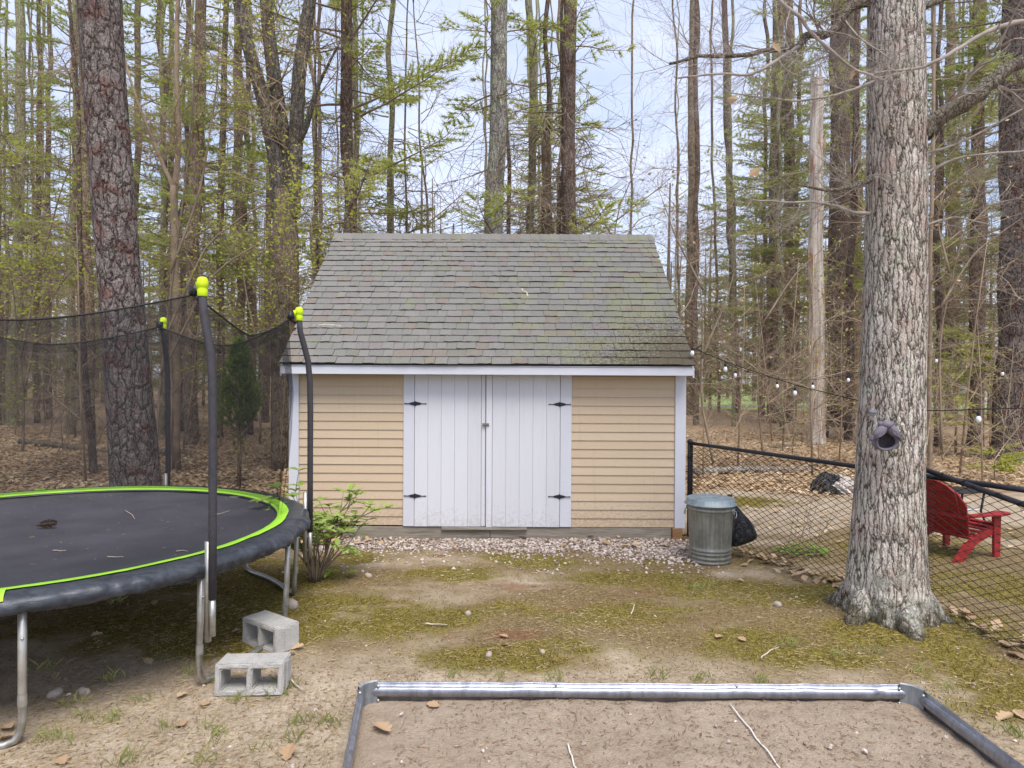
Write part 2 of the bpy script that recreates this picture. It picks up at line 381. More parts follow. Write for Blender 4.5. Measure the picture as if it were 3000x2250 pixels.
def m_shingle(name, island):
    g = NG(name); p = g.coord('Position')
    r = g.n('ShaderNodeNewGeometry').outputs['Random Per Island'] if island else g.n('ShaderNodeObjectInfo').outputs['Random']
    base = g.ramp(r, [(0, srgb(110, 107, 102)), (.25, srgb(116, 113, 108)), (.5, srgb(110, 109, 102)), (.68, srgb(118, 114, 109)), (.82, srgb(115, 104, 94)), (.91, srgb(116, 106, 104)), (.96, srgb(106, 104, 92))], 'CONSTANT')
    n0 = g.noise(p, 120, 3, .7).outputs['Fac']
    base = g.mix(g.mask(n0, .35, .7), base, g.mix(.4, base, srgb(158, 156, 152)))
    base = g.mix(g.math('MULTIPLY', g.mask(g.noise(p, 90, 4, .7).outputs['Fac'], .56, .66), .55), base, srgb(92, 88, 84))
    sp = g.n('ShaderNodeSeparateXYZ', {'Vector': p})
    # moss and black growth: the wetter right-hand, lower corner of the slope
    wx = g.n('ShaderNodeMapRange', {'Value': sp.outputs[0], 'From Min': -.6, 'From Max': 2.0}).outputs[0]
    wz = g.n('ShaderNodeMapRange', {'Value': sp.outputs[2], 'From Min': 3.3, 'From Max': 2.1}).outputs[0]
    wet = g.math('ADD', g.math('MULTIPLY', wx, .55), g.math('MULTIPLY', g.math('MULTIPLY', wx, wz), .75))
    gm = g.mask(g.math('ADD', g.noise(p, 4.2, 5, .6).outputs['Fac'], g.math('MULTIPLY', wet, .22)), .55, .72)
    base = g.mix(g.math('MULTIPLY', gm, .45), base, srgb(128, 130, 92))
    bk = g.mask(g.math('ADD', g.noise(p, 38, 5, .75).outputs['Fac'], g.math('MULTIPLY', g.math('POWER', g.math('MAXIMUM', g.math('MULTIPLY', wx, wz), 0.0), 1.3), .34)), .65, .73)
    base = g.mix(g.math('MULTIPLY', bk, .72), base, srgb(72, 59, 48))
    return g.finish(base, .95, 0, g.bump(n0, .5, .006), .15)
MAT['shingle'] = m_shingle('shingle', False)
MAT['shingle_row'] = m_shingle('shingle_row', True)
MAT['roof_deck'] = m_plain('roof_deck', srgb(70, 64, 60), .9)

def m_galv(name, a, b, rough=.34, streak=True):
    g = NG(name); p = g.coord('Position')
    n = g.noise(p, 14, 6, .7).outputs['Fac']; st = g.noise(g.n('ShaderNodeMapping', {'Vector': p, 'Scale': (9, 9, .7)}).outputs[0], 4, 5).outputs['Fac']
    c = g.mix(g.mask(g.math('ADD', g.math('MULTIPLY', n, .5), g.math('MULTIPLY', st, .5)), .36, .64), a, b)
    return g.finish(c, g.n('ShaderNodeMapRange', {'Value': n, 'To Min': rough * .7, 'To Max': rough * 1.6}).outputs[0], .78, g.bump(n, .06, .01), .5)
MAT['galv'] = m_galv('galvanised_steel', srgb(148, 152, 152), srgb(186, 190, 192), .42)
MAT['galv_dull'] = m_galv('dull_galvanised', srgb(128, 129, 122), srgb(158, 158, 150), .45)
MAT['galv_lid'] = m_galv('lid_galvanised', srgb(138, 148, 152), srgb(164, 174, 178), .55)
MAT['steel_tube'] = m_galv('steel_tube', srgb(150, 148, 142), srgb(190, 188, 182), .38)
MAT['rail_steel'] = m_galv('rail_steel', srgb(132, 134, 141), srgb(164, 166, 174), .30)
MAT['bracket'] = m_galv('bracket_steel', srgb(130, 136, 140), srgb(164, 170, 174), .5)
MAT['black_pipe'] = m_plain('black_pipe', srgb(40, 40, 46), .4, var=.15)
MAT['chain'] = m_plain('chain_wire', srgb(24, 22, 22), .55, var=.2, sc_=4)
MAT['foam'] = m_plain('foam_sleeve', srgb(62, 60, 64), .75, var=.12, sc_=25, bump=.35, bscale=90)
MAT['lime'] = m_plain('lime_plastic', srgb(196, 226, 30), .4, var=.05)
MAT['lime_band'] = m_plain('lime_vinyl', srgb(158, 214, 62), .5, var=.08, sc_=6)
def m_vinyl():
    g = NG('grey_vinyl'); p = g.coord('Position')
    n = g.noise(p, 9, 6, .65, 1.5).outputs['Fac']
    c = g.mix(g.mask(n, .35, .65), srgb(48, 51, 57), srgb(66, 70, 77))
    return g.finish(c, .38, 0, g.bump(g.noise(g.coord('Position', (3, 3, 14)), 3, 4, .6, .8).outputs['Fac'], .25, .02), .35)
MAT['vinyl'] = m_vinyl()
def m_mat():
    g = NG('jumping_mat'); p = g.coord('Position')
    wv = g.noise(p, 260, 2).outputs['Fac']; n = g.noise(p, 2, 5).outputs['Fac']
    c = g.mix(g.mask(n, .3, .7), srgb(64, 62, 68), srgb(82, 79, 86))
    c = g.mix(g.math('MULTIPLY', g.mask(wv, .45, .7), .35), c, srgb(112, 108, 114))
    return g.finish(c, .7, 0, g.bump(wv, .3, .003), .25)
MAT['mat'] = m_mat()
def m_net(name, op):
    g = NG(name); uv = g.n('ShaderNodeUVMap').outputs['UV']
    def wv(ax):
        return g.n('ShaderNodeTexWave', {'Vector': uv, 'Scale': 1.0, 'Distortion': .6, 'Detail': 1}, wave_type='BANDS', bands_direction=ax).outputs['Fac']
    a = g.math('MAXIMUM', wv('X'), wv('Y'))
    n = g.noise(g.coord('Position'), 3, 3).outputs['Fac']
    al = g.math('ADD', g.n('ShaderNodeMapRange', {'Value': a, 'From Min': .2, 'From Max': 1.0, 'To Min': op - .16, 'To Max': op + .14}).outputs[0], g.math('MULTIPLY', g.math('SUBTRACT', n, .5), .12))
    d = g.n('ShaderNodeBsdfDiffuse', {'Color': (.028, .028, .031, 1)}); t = g.n('ShaderNodeBsdfTransparent')
    x = g.n('ShaderNodeMixShader', {0: al, 1: t.outputs[0], 2: d.outputs[0]})
    g.t.links.new(x.outputs[0], g.out.inputs['Surface']); return g.m
MAT['net'] = m_net('safety_net', .31)
MAT['hem'] = m_net('net_hem', .5)
def m_concrete():
    g = NG('concrete'); p = g.coord('Object')
    n = g.noise(p, 9, 5).outputs['Fac']; f = g.noise(p, 130, 3, .7).outputs['Fac']
    c = g.ramp(g.math('ADD', g.math('MULTIPLY', n, .4), g.math('MULTIPLY', f, .6)), [(.3, srgb(138, 135, 130)), (.5, srgb(174, 171, 166)), (.7, srgb(194, 191, 186))])
    return g.finish(c, .95, 0, g.bump(f, .7, .006), .1)
MAT['concrete'] = m_concrete()
def m_bag():
    g = NG('black_plastic'); p = g.coord('Object')
    return g.finish(srgb(24, 26, 32), .2, 0, g.bump(g.noise(g.coord('Object', (1, 1, .45)), 16, 6, .6, 2.5).outputs['Fac'], 1.0, .05), .7)
MAT['bag'] = m_bag()
MAT['red'] = m_plain('red_paint', srgb(140, 36, 36), .55, var=.22, sc_=14)
MAT['resin'] = m_plain('grey_resin', srgb(108, 102, 112), .6, var=.12, sc_=30, bump=.3, bscale=120)
MAT['hollow'] = m_plain('shaded_resin', srgb(58, 53, 60), .7, var=.15, sc_=40)  # resin colour darkened to paint the shade deep inside the feeder's mouth
MAT['eye'] = m_plain('stone_eye', srgb(146, 148, 136), .7, var=.1)
g_ = NG('bulb_glass'); MAT['bulb'] = g_.finish((.86, .87, .93), .25, 0, None, .5)
MAT['cord'] = m_plain('cord', srgb(34, 32, 34), .6)
MAT['string'] = m_plain('white_cord', srgb(216, 210, 200), .7, var=.06)
MAT['pebble'] = m_plain('pebble', srgb(168, 154, 142), .85, var=.15, sc_=30)
MAT['cone'] = m_plain('pine_cone', srgb(92, 72, 56), .85, var=.35, sc_=60)
MAT['stick'] = m_plain('bleached_stick', srgb(190, 178, 160), .85, var=.2, sc_=30)
MAT['log'] = m_bark('log', srgb(92, 84, 76), srgb(160, 150, 138), srgb(206, 198, 186), 10, 1.0, None)
def m_snag():
    g = NG('snag_wood'); p = g.coord('Object'); pz = g.coord('Object', (6, 6, .35))
    n = g.noise(pz, 2.5, 6, .6).outputs['Fac']
    c = g.ramp(n, [(.3, srgb(128, 116, 106)), (.46, srgb(180, 169, 158)), (.6, srgb(208, 199, 188))])
    rot = g.mask(g.noise(g.coord('Object', (5, 5, .7)), 1.1, 5, .6).outputs['Fac'], .56, .64)
    c = g.mix(g.math('MULTIPLY', rot, .8), c, srgb(158, 104, 68))
    c = g.mix(g.math('MULTIPLY', g.mask(g.noise(pz, 3.3, 5).outputs['Fac'], .62, .68), .8), c, srgb(74, 58, 46))
    return g.finish(c, .9, 0, g.bump(n, .7, .03), .1)
MAT['snag'] = m_snag()
MAT['road'] = m_plain('road_asphalt', srgb(168, 166, 166), .9, var=.08, sc_=3)
MAT['house_white'] = m_plain('house_white', srgb(206, 208, 212), .7, var=.04)
MAT['house_roof'] = m_plain('house_roof', srgb(120, 120, 122), .8)
MAT['glass_dark'] = m_plain('window_glass', srgb(70, 84, 100), .15, var=.1)
MAT['trash'] = m_plain('pale_tarp', srgb(176, 168, 160), .6, var=.35, sc_=9, bump=.6, bscale=20)
MAT['far_trunk'] = m_plain('far_trunk', srgb(108, 94, 80), .9, var=.2, sc_=1)
MAT['far_leaf'] = m_foliage('far_leaf', srgb(146, 140, 106), srgb(174, 168, 124), srgb(198, 192, 144), .45)

# ------------------------------------------------------------------ ground
SH_X0, SH_X1, SH_Y, SH_YB = -2.608, 2.036, 8.0, 12.28       # shed walls
OAK = np.array((2.90, 5.25, 0.0))
BED = dict(x0=-.84, x1=2.27, y0=1.55, y1=3.81, z=.18)
def gz(x, y):
    x = np.asarray(x, float); y = np.asarray(y, float)
    near = np.clip((14 - y) / 8, 0, 1)
    z = (fbm(x * 1.1, y * 1.1, 3, 4) - .5) * .05 * near + (fbm(x * 9, y * 9, 5, 3) - .5) * .016 * near
    z = z + (fbm(x * .25, y * .25, 11, 3) - .5) * .35 * np.clip((y - 13) / 12, 0, 1) * np.clip((60 - y) / 20, 0, 1)
    d = np.hypot(x - OAK[0], y - OAK[1])
    return z + .10 * np.exp(-(d / .62) ** 2)
def gauss(x, y, c, rx, ry): return np.exp(-((x - c[0]) / rx) ** 2 - ((y - c[1]) / ry) ** 2)
MOSS = [(1560, 1640, .45, .28), (1850, 1690, .75, .22), (2230, 1740, .8, .28), (1150, 1800, .7, .32), (960, 1790, .5, .4), (1640, 1900, .28, .22), (2090, 1720, .55, .22),
        (1820, 1800, .7, .3), (1290, 1690, .45, .25), (2790, 1850, .4, .3), (2540, 1890, .4, .2), (2920, 2000, .5, .35), (2300, 1900, .8, .3), (1980, 1640, .35, .12), (2360, 1770, .5, .22), (760, 1700, .6, .6),
        (1450, 1930, .5, .2), (500, 1830, .8, .5), (2150, 1470, .8, .5), (2950, 1730, .8, .4), (2800, 2100, .4, .2), (1050, 1640, .3, .2), (2700, 1600, .8, .4), (700, 1880, .4, .2)]
REDP = [(1420, 1720, .22, .12), (1560, 1722, .25, .12), (1340, 1868, .16, .12), (1430, 1856, .18, .16), (1560, 1862, .2, .12), (1850, 1745, .25, .14), (1290, 1630, .14, .08), (2800, 1440, 1.2, .8), (1700, 1780, .14, .1), (1170, 1790, .12, .1)]
def cover(x, y):
    m = np.zeros_like(x); r = np.zeros_like(x)
    for px, py, a, b in MOSS: m = m + gauss(x, y, gd(px, py), a, b)
    for px, py, a, b in REDP: r = r + gauss(x, y, gd(px, py), a, b)
    n = fbm(x * 2.3, y * 3.0, 21, 5)
    n2_ = fbm(x * 8, y * 10, 27, 4)
    m = np.clip(m * 1.45, 0, 1.15) * np.clip(.4 + 1.3 * (n - .25) + .9 * (n2_ - .5), 0, 1.2) + .55 * np.clip((n - .47) * 2.2, 0, 1) * np.clip((8.8 - y) * 2, 0, 1) * np.clip((y - 4.1) * 2, 0, 1)
    r = .75 * np.clip(r * 1.3, 0, 1) * np.clip((fbm(x * 4, y * 5, 33, 4) - .2) * 2.0, 0, 1) + .3 * np.clip((fbm(x * 2.6, y * 3.4, 35, 4) - .56) * 5, 0, 1) * (y < 7.4) * (y > 4.4)
    wl = np.clip((y - 8.4 + (fbm(x * .8, y * .8, 44, 3) - .5) * 2.0 + np.where(x > 2, -2.6, 0) + np.where(x < -2.0, 1.2, 0)) / .9, 0, 1)
    return np.clip(m, 0, 1) * (1 - wl), wl, r
def axis(segs):
    a = []
    for lo, hi, st in segs: a.append(np.arange(lo, hi, st))
    return np.concatenate(a)
gxs = np.concatenate((-np.geomspace(260, 6.2, 34), axis([(-6, -4.2, .12), (-4.2, 4.4, .035), (4.4, 6.6, .12)]), np.geomspace(6.8, 260, 34)))
gys = np.concatenate((np.linspace(-60, 1.5, 14), axis([(1.9, 8.4, .035), (8.4, 14, .1), (14, 30, .3)]), np.geomspace(30.5, 330, 36)))
GX, GY = np.meshgrid(gxs, gys)
GZ = gz(GX, GY)
inbed = (GX > BED['x0'] - .02 + .134 * (BED['y1'] - GY)) & (GX < BED['x1'] + .05) & (GY < BED['y1'] + .03)
GZ = np.where(inbed, np.minimum(GZ, -.01), GZ)
mb = MB(); mb.grid(np.stack((GX, GY, GZ), -1))
ground = mb.build('ground', MAT['ground'], smooth=True); tag(ground, kind='structure')
cm, cl, cr = cover(GX.ravel(), GY.ravel())
ca = ground.data.attributes.new('cover', 'FLOAT_COLOR', 'POINT')
ca.data.foreach_set('color', np.stack((cm, cl, cr, np.ones_like(cm)), -1).astype(np.float32).ravel())
ta = ground.data.attributes.new('thatch', 'FLOAT', 'POINT')
_x, _y = GX.ravel(), GY.ravel(); _b = 4.15 + .75 * (fbm(_x * .9, _y * 0, 71, 3) - .5) + .35 * np.clip(-.6 - _x, 0, 1)
_t = np.clip((_y - _b) / .7, 0, 1) * np.clip((9.5 - _y) / 1.5, 0, 1) * np.clip(.25 + 1.7 * (fbm(_x * 1.4, _y * 1.9, 73, 5) - .2), 0, 1) + .4 * np.clip((fbm(_x * 1.8, _y * 2.2, 79, 4) - .52) * 4, 0, 1) * (_y < 9) + .6 * np.exp(-((_x - 3.4) / 1.2) ** 2 - ((_y - 4.4) / .8) ** 2)
ta.data.foreach_set('value', np.clip(_t, 0, 1).astype(np.float32))
la = ground.data.attributes.new('lawn', 'FLOAT', 'POINT')
gxf, gyf = GX.ravel(), GY.ravel()
lawn = np.clip((gyf - 40) / 3, 0, 1) * np.clip((gxf - 4) / 3, 0, 1)
la.data.foreach_set('value', lawn.astype(np.float32))
mb = MB()
rx = np.linspace(3, 120, 60); 
mb.grid(np.stack([np.stack((rx, 46.5 + o + .02 * rx, gz(rx, 46.5 + .02 * rx) * 0 + .06 + .0 * rx), -1) for o in (0, 1.6)]))
tag(mb.build('road', MAT['road']), kind='structure')

# soil of the raised bed
sx = np.linspace(BED['x0'] + .004, BED['x1'] - .004, 142); sy = np.concatenate((np.linspace(BED['y0'] + .01, 2.4, 14), np.linspace(2.43, BED['y1'] - .0035, 64)))
SX, SY = np.meshgrid(sx, sy)
SX = BED['x1'] - (BED['x1'] - SX) * (BED['x1'] - BED['x0'] - .134 * (BED['y1'] - SY)) / (BED['x1'] - BED['x0'])
SZ = .082 + (fbm(SX * 2.2, SY * 2.2, 61, 4) - .5) * .055 + (fbm(SX * 12, SY * 12, 62, 3) - .5) * .02
mb = MB(); mb.grid(np.stack((SX, SY, SZ), -1))
tag(mb.build('soil', MAT['soil'], smooth=True), kind='structure')
def soil_z(x, y): return .082 + (fbm(np.array([x * 2.2]), np.array([y * 2.2]), 61, 4)[0] - .5) * .055 + (fbm(np.array([x * 12]), np.array([y * 12]), 62, 3)[0] - .5) * .03

# ------------------------------------------------------------------ shed
shed = thing('garden_shed', 'tan clapboard garden shed with white double doors and grey shingle roof', 'shed', (-.286, SH_Y, 0))
def sp(mb, name, mat, parent=shed, **k):
    o = mb.build(name, mat, None, **k)
    ox = shed.location
    o.data.transform(Matrix.Translation((-ox.x, -ox.y, -ox.z))); o.parent = parent
    return o
def sbox(name, x0, x1, y0, y1, z0, z1, mat, parent=shed, bevel=.003):
    m = MB(); m.box(((x0 + x1) / 2, (y0 + y1) / 2, (z0 + z1) / 2), (x1 - x0, y1 - y0, z1 - z0))
    return sp(m, name, mat, parent, bevel=bevel)
WALL_T = 2.02
# sheathing: side, rear and front walls behind the boards, with gables
slope_run = 10.14 - 7.75; RZ0, RZ1 = 2.03, 3.98
sl = math.atan2(RZ1 - RZ0, slope_run)
def roof_z(y): return RZ0 + (min(y, 20.28 - y) - 7.75) * math.tan(sl)
m = MB()
for x in (SH_X0 + .03, SH_X1 - .06):
    prof = [(SH_Y + .04, .156), (SH_YB - .04, .156), (SH_YB - .04, roof_z(SH_YB) - .12), (10.14, RZ1 - .12), (SH_Y + .04, roof_z(SH_Y) - .12)]
    m.prism([(a, b) for a, b in prof], .03, Matrix.Translation((x, 0, 0)) @ Matrix(((0, 0, 1, 0), (1, 0, 0, 0), (0, 1, 0, 0), (0, 0, 0, 1))))
m.box(((SH_X0 + SH_X1) / 2, SH_YB - .02, 1.1), (SH_X1 - SH_X0 - .02, .04, 1.88))
m.box(((SH_X0 + SH_X1) / 2, SH_Y + .03, 1.08), (SH_X1 - SH_X0 - .1, .03, 1.84))
sp(m, 'wall', MAT['siding'])
# clapboards, one mesh per board
def clapboards(x0, x1, z0, ztop, tilt):
    z = z0; e = .1016
    while z < ztop - .02:
        h = min(e, ztop - z)
        a = MB(); zl = z + tilt * (x0 - SH_X0); zr = z + tilt * (x1 - SH_X0)
        yb, yt = SH_Y - .008, SH_Y + .003
        v = []
        for x, zz in ((x0, zl), (x1, zr)):
            v += [(x, yb, zz), (x, yt, zz + h), (x, SH_Y + .014, zz + h + .004), (x, SH_Y + .014, zz + .001)]
        a.add(v, q=[(0, 4, 5, 1), (1, 5, 6, 2), (3, 7, 4, 0), (0, 1, 2, 3), (4, 7, 6, 5)])
        sp(a, 'clapboard', MAT['siding'])
        z += e
XD0, XD1, XT0, XT1, XM = -1.136, .564, -1.268, .700, -.304
clapboards(SH_X0 + .118, XT0 - .002, .160, 1.925, 0)
clapboards(XT1 + .002, SH_X1 - .126, .148, 1.915, 0)
for x0, x1 in ((SH_X0, SH_X0 + .115), (SH_X1 - .124, SH_X1)):
    sbox('corner_board', x0, x1, SH_Y - .022, SH_Y + .02, .14, 1.955, MAT['white_trim'])
for x0, x1 in ((XT0, XD0 - .004), (XD1 + .004, XT1)):
    sbox('door_trim', x0, x1, SH_Y - .020, SH_Y + .02, .148, 1.94, MAT['white_trim'])
sbox('head_trim', SH_X0 + .12, SH_X1 - .13, SH_Y - .012, SH_Y + .02, 1.93, 1.99, MAT['white_trim'])
# doors > plank, hinge
def hinge_poly(Lh, wd):
    p = []
    for t in np.linspace(-1, 1, 29):
        a = abs(t)
        wv = .16 + .84 * max(0, 1 - a / .58) ** .85 + .10 * math.exp(-((a - .9) / .07) ** 2) + .10 * math.exp(-((a - .36) / .06) ** 2)
        p.append((t * Lh, wv * wd))
    return p + [(x, -y) for x, y in p[::-1]]
def door(x0, x1, hinge_x, right):
    d = sbox('door', x0, x1, SH_Y - .003, SH_Y + .018, .156, 1.925, MAT['white'], bevel=0)
    n = 5
    ws = x1 - x0 - (.05 if not right else .075)
    a0 = x0 if not right else x0 + .075
    for i in range(n):
        w_ = ws / n; jit = .0025 * (rng.random() - .5)
        sbox('plank', a0 + i * w_ + .0008, a0 + (i + 1) * w_ - .0008, SH_Y - .024 + jit, SH_Y - .004, .150 - .003 * rng.random(), 1.926, MAT['white'], d, .002)
    if right: sbox('astragal', x0 + .002, x0 + .072, SH_Y - .036, SH_Y - .004, .143, 1.922, MAT['white'], d, .004)
    else: sbox('edge_strip', x1 - .047, x1 - .004, SH_Y - .021, SH_Y - .004, .15, 1.924, MAT['white'], d, .003)
    for z in (1.585, .505):
        h = MB(); pl = hinge_poly(.131, .026)
        M = Matrix.Translation((hinge_x + (.008 if not right else -.004), SH_Y - .0255, z)) @ Matrix.Rotation(PI / 2, 4, 'X') @ Matrix.Rotation(random.uniform(-.015, .015), 4, 'Z')
        P_ = np.array(pl)
        n_ = len(P_) // 2
        up, lo = P_[:n_], P_[n_:][::-1]
        V = np.stack([np.c_[up, np.zeros(n_)], np.c_[up * (1, .8), np.full(n_, .005)], np.c_[lo * (1, .8), np.full(n_, .005)], np.c_[lo, np.zeros(n_)]])
        V = (np.array(M)[:3, :3] @ V.reshape(-1, 3).T).T + np.array(M)[:3, 3]
        h.grid(V.reshape(4, n_, 3))
        h.tube([(hinge_x + (.008 if not right else -.004), SH_Y - .031, z - .03), (hinge_x + (.008 if not right else -.004), SH_Y - .031, z + .03)], .006, 8)
        for t in (-.085, -.045, .045, .085):
            h.lathe([(.005, 0), (.004, .003), (0.0005, .004)], 8, Matrix.Translation((hinge_x + t, SH_Y - .031, z)) @ Matrix.Rotation(PI / 2, 4, 'X'))
        sp(h, 'hinge', MAT['iron'], d)
    return d
dl = door(XD0, XM - .003, XD0, False)
dr = door(XM + .003, XD1, XD1, True)
mm = MB(); mm.box((XM, SH_Y - .042, 1.345), (.078, .012, .032)); mm.box((XM + .02, SH_Y - .05, 1.345), (.03, .008, .022)); mm.tube([(XM - .03, SH_Y - .053, 1.345), (XM + .036, SH_Y - .053, 1.345)], .005, 8)
sp(mm, 'latch', MAT['latch'], dr, bevel=.002)
# skids and threshold
for i, (x0, x1) in enumerate(((SH_X0 + .04, -.25), (-.247, SH_X1 - .155))):
    sbox('base_timber', x0, x1, SH_Y - .004, SH_Y + .12, -.06, .142, MAT['grey_timber'], bevel=.006)
sbox('threshold', -.815, .185, SH_Y - .045, SH_Y - .006, .112, .141, MAT['grey_timber'], bevel=.004)
sbox('corner_block', SH_X1 - .15, SH_X1 - .035, SH_Y - .03, SH_Y + .10, -.05, .138, MAT['brown_timber'], bevel=.005)
# roof: deck, fascia, rakes, shingles, cap
m = MB()
RX0, RX1 = SH_X0 - .02, SH_X1 + .025
dk = .05
for yy0, zz0, yy1, zz1 in ((7.77, RZ0 - .02, 10.14, RZ1 - .03), (12.51, RZ0 - .02, 10.14, RZ1 - .03)):
    m.add([(RX0, yy0, zz0), (RX1, yy0, zz0), (RX1, yy1, zz1), (RX0, yy1, zz1), (RX0, yy0, zz0 - dk), (RX1, yy0, zz0 - dk), (RX1, yy1, zz1 - dk), (RX0, yy1, zz1 - dk)],
          q=[(0, 1, 2, 3), (7, 6, 5, 4), (0, 4, 5, 1), (1, 5, 6, 2), (3, 7, 4, 0), (2, 6, 7, 3)])
roof = sp(m, 'roof', MAT['roof_deck'])
sbox('fascia', RX0 - .004, RX1 + .0, 7.762, 7.784, 1.925, 2.018, MAT['white_trim'], roof, .003)
sbox('drip_edge', RX0 - .006, RX1 + .004, 7.752, 7.80, 2.021, 2.027, MAT['white_trim'], roof, 0)
sbox('soffit', RX0 + .03, RX1 - .03, 7.786, SH_Y - .024, 1.945, 1.957, MAT['white_trim'], roof, 0)
for x in (RX0 + .001, RX1 - .019):
    a = MB()
    for yy0, zz0, yy1, zz1 in ((7.787, RZ0 - .03, 10.14, RZ1 - .04), (12.5, RZ0 - .03, 10.14, RZ1 - .04)):
        a.add([(x, yy0, zz0), (x + .018, yy0, zz0), (x + .018, yy1, zz1), (x, yy1, zz1), (x, yy0, zz0 - .10), (x + .018, yy0, zz0 - .10), (x + .018, yy1, zz1 - .12), (x, yy1, zz1 - .12)],
              q=[(0, 1, 2, 3), (7, 6, 5, 4), (0, 4, 5, 1), (1, 5, 6, 2), (3, 7, 4, 0), (2, 6, 7, 3)])
    a2 = a.build('rake_board', MAT['white_trim']); a2.data.transform(Matrix.Translation((-shed.location.x + (-.02 if x < 0 else .02), -SH_Y, 0))); a2.parent = roof
S_LEN = math.hypot(slope_run, RZ1 - RZ0); NR = 22; EXP = (S_LEN - .07) / NR
widths = [.118, .145, .165, .19, .225]
R_sl = Matrix.Rotation(sl, 4, 'X')
def shingle_verts(w_, ln=.24, th=.011, jag=0):
    # local: x along row, y up slope, z off the slope; lower edge at y=0 is proud
    n = 4
    xs = np.linspace(.002, w_ - .002, n)
    jy = (rng.random(n) - .5) * .004 * (1 + jag)
    jz = rng.random(n) * .003 * (1 + jag)
    v = [(x, jy[i], 0.002) for i, x in enumerate(xs)] + [(x, jy[i], th + jz[i]) for i, x in enumerate(xs)] + [(x, ln, .003) for x in xs]
    q = []
    for i in range(n - 1): q += [(i, i + 1, n + i + 1, n + i), (n + i, n + i + 1, 2 * n + i + 1, 2 * n + i)]
    q += [(0, n, 2 * n, 2 * n), (n - 1, 2 * n - 1, 3 * n - 1, 3 * n - 1)]
    t = [(0, n, 2 * n), (n - 1, 3 * n - 1, 2 * n - 1)]
    return np.array(v), np.array(t), np.array(q[:-2])
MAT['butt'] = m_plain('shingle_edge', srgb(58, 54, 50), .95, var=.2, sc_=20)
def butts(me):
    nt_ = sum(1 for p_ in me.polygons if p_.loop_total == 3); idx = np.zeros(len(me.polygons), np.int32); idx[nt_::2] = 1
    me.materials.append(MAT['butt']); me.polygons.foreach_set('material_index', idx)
sh_mesh = {}
for w_ in widths:
    for k in range(3):
        a = MB(); v, t, q = shingle_verts(w_, th=(.018, .0195, .021)[k], jag=k); a.add(v, t, q)
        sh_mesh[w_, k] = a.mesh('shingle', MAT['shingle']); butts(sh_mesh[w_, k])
def slope_pt(x, s, off=0):
    return Vector((x, 7.745 + s * math.cos(sl) - off * math.sin(sl), RZ0 + .002 + s * math.sin(sl) + off * math.cos(sl)))
rest = MB(); cnt = 0
for r in range(NR):
    x = RX0 - .012 - rng.random() * .12
    s = r * EXP
    while x < RX1 + .012:
        w_ = widths[rng.integers(0, 5)]; k = int(rng.choice([0, 0, 1, 1, 2])); ox, ow = max(x, RX0 - .014), min(x + w_, RX1 + .014)
        if ow - ox > .03:
            sg = s + (rng.random() - .5) * .004 + .006 * math.sin(x * 1.7 + r)
            if cnt < 300 and abs(ow - ox - w_) < 1e-6:
                o = link(sh_mesh[w_, k], 'shingle', roof)
                p = slope_pt(x, sg, .004) - shed.location
                o.matrix_local = Matrix.Translation(p) @ R_sl @ Matrix.Rotation(random.uniform(-.006, .006), 4, 'Z')
                cnt += 1
            else:
                v, t, q = shingle_verts(ow - ox, th=(.018, .0195, .021)[k], jag=k)
                Mx = np.array(Matrix.Translation(slope_pt(ox, sg, .004)) @ R_sl)
                rest.add((Mx[:3, :3] @ v.T).T + Mx[:3, 3], t, q)
        x += w_
# rear slope: plain courses
for r in range(NR):
    a0, a1 = r * EXP, r * EXP + .2
    f = lambda x, s, off: (x, 20.28 - (7.745 + s * math.cos(sl) - off * math.sin(sl)), RZ0 + s * math.sin(sl) + off * math.cos(sl))
    rest.add([f(RX0 - .014, a0, .002), f(RX1 + .014, a0, .002), f(RX1 + .014, a0, .018), f(RX0 - .014, a0, .018), f(RX0 - .014, min(a1, S_LEN), .004), f(RX1 + .014, min(a1, S_LEN), .004)], q=[(1, 0, 3, 2), (2, 3, 4, 5)])
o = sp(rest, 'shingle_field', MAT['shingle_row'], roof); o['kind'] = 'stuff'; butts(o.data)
x = RX0 - .014
while x < RX1:
    x2 = min(x + .145, RX1 + .014); a = MB(); xe = min(x2 + .03, RX1 + .014); zz = RZ1 + .03
    for sgn in (1,):
        pr = [(-.125, -.125 * math.tan(sl) + .0), (-.06, -.06 * math.tan(sl) + .006), (0, .012), (.06, -.06 * math.tan(sl) + .006), (.125, -.125 * math.tan(sl))]
        V = np.array([[(xx, 10.14 + a_, zz + b_ + lift) for a_, b_ in pr] for xx, lift in ((x, .012), (xe, .002))])
        a.grid(V); a.grid(V[:1].repeat(2, 0) - np.array([[[0, 0, 0]], [[0, 0, .012]]]))
    sp(a, 'ridge_cap', MAT['shingle'], roof)
    x = x2

# sticks on the roof
def stick(name, label, pts, r, cat='stick', mat='stick', group=None):
    a = MB(); pts = np.array(pts); c = pts[0].copy()
    tt = np.linspace(0, 1, len(pts)); ti = np.linspace(0, 1, 9)
    p = np.stack([np.interp(ti, tt, pts[:, i]) for i in range(3)], -1) - c
    p += (np.random.default_rng(int(abs(c[0]) * 1000)).random(p.shape) - .5) * r * 1.0
    a.tube(p, np.linspace(r, r * .55, 9), 6)
    o = a.build(name, MAT[mat], smooth=True, loc=c); tag(o, label, cat, group); return o
def roof_at(px, py, off=.02):
    dx, dy = unroll(px, py); k = -(dy + CY - HOR) / F      # z = CAMH + k*D ; roof z = RZ0 + (D-7.75)*tan(sl)
    D = (CAMH - RZ0 + 7.75 * math.tan(sl)) / (math.tan(sl) - k)
    return np.array((dx / F * D, D - off * math.sin(sl), CAMH + k * D + off * math.cos(sl)))
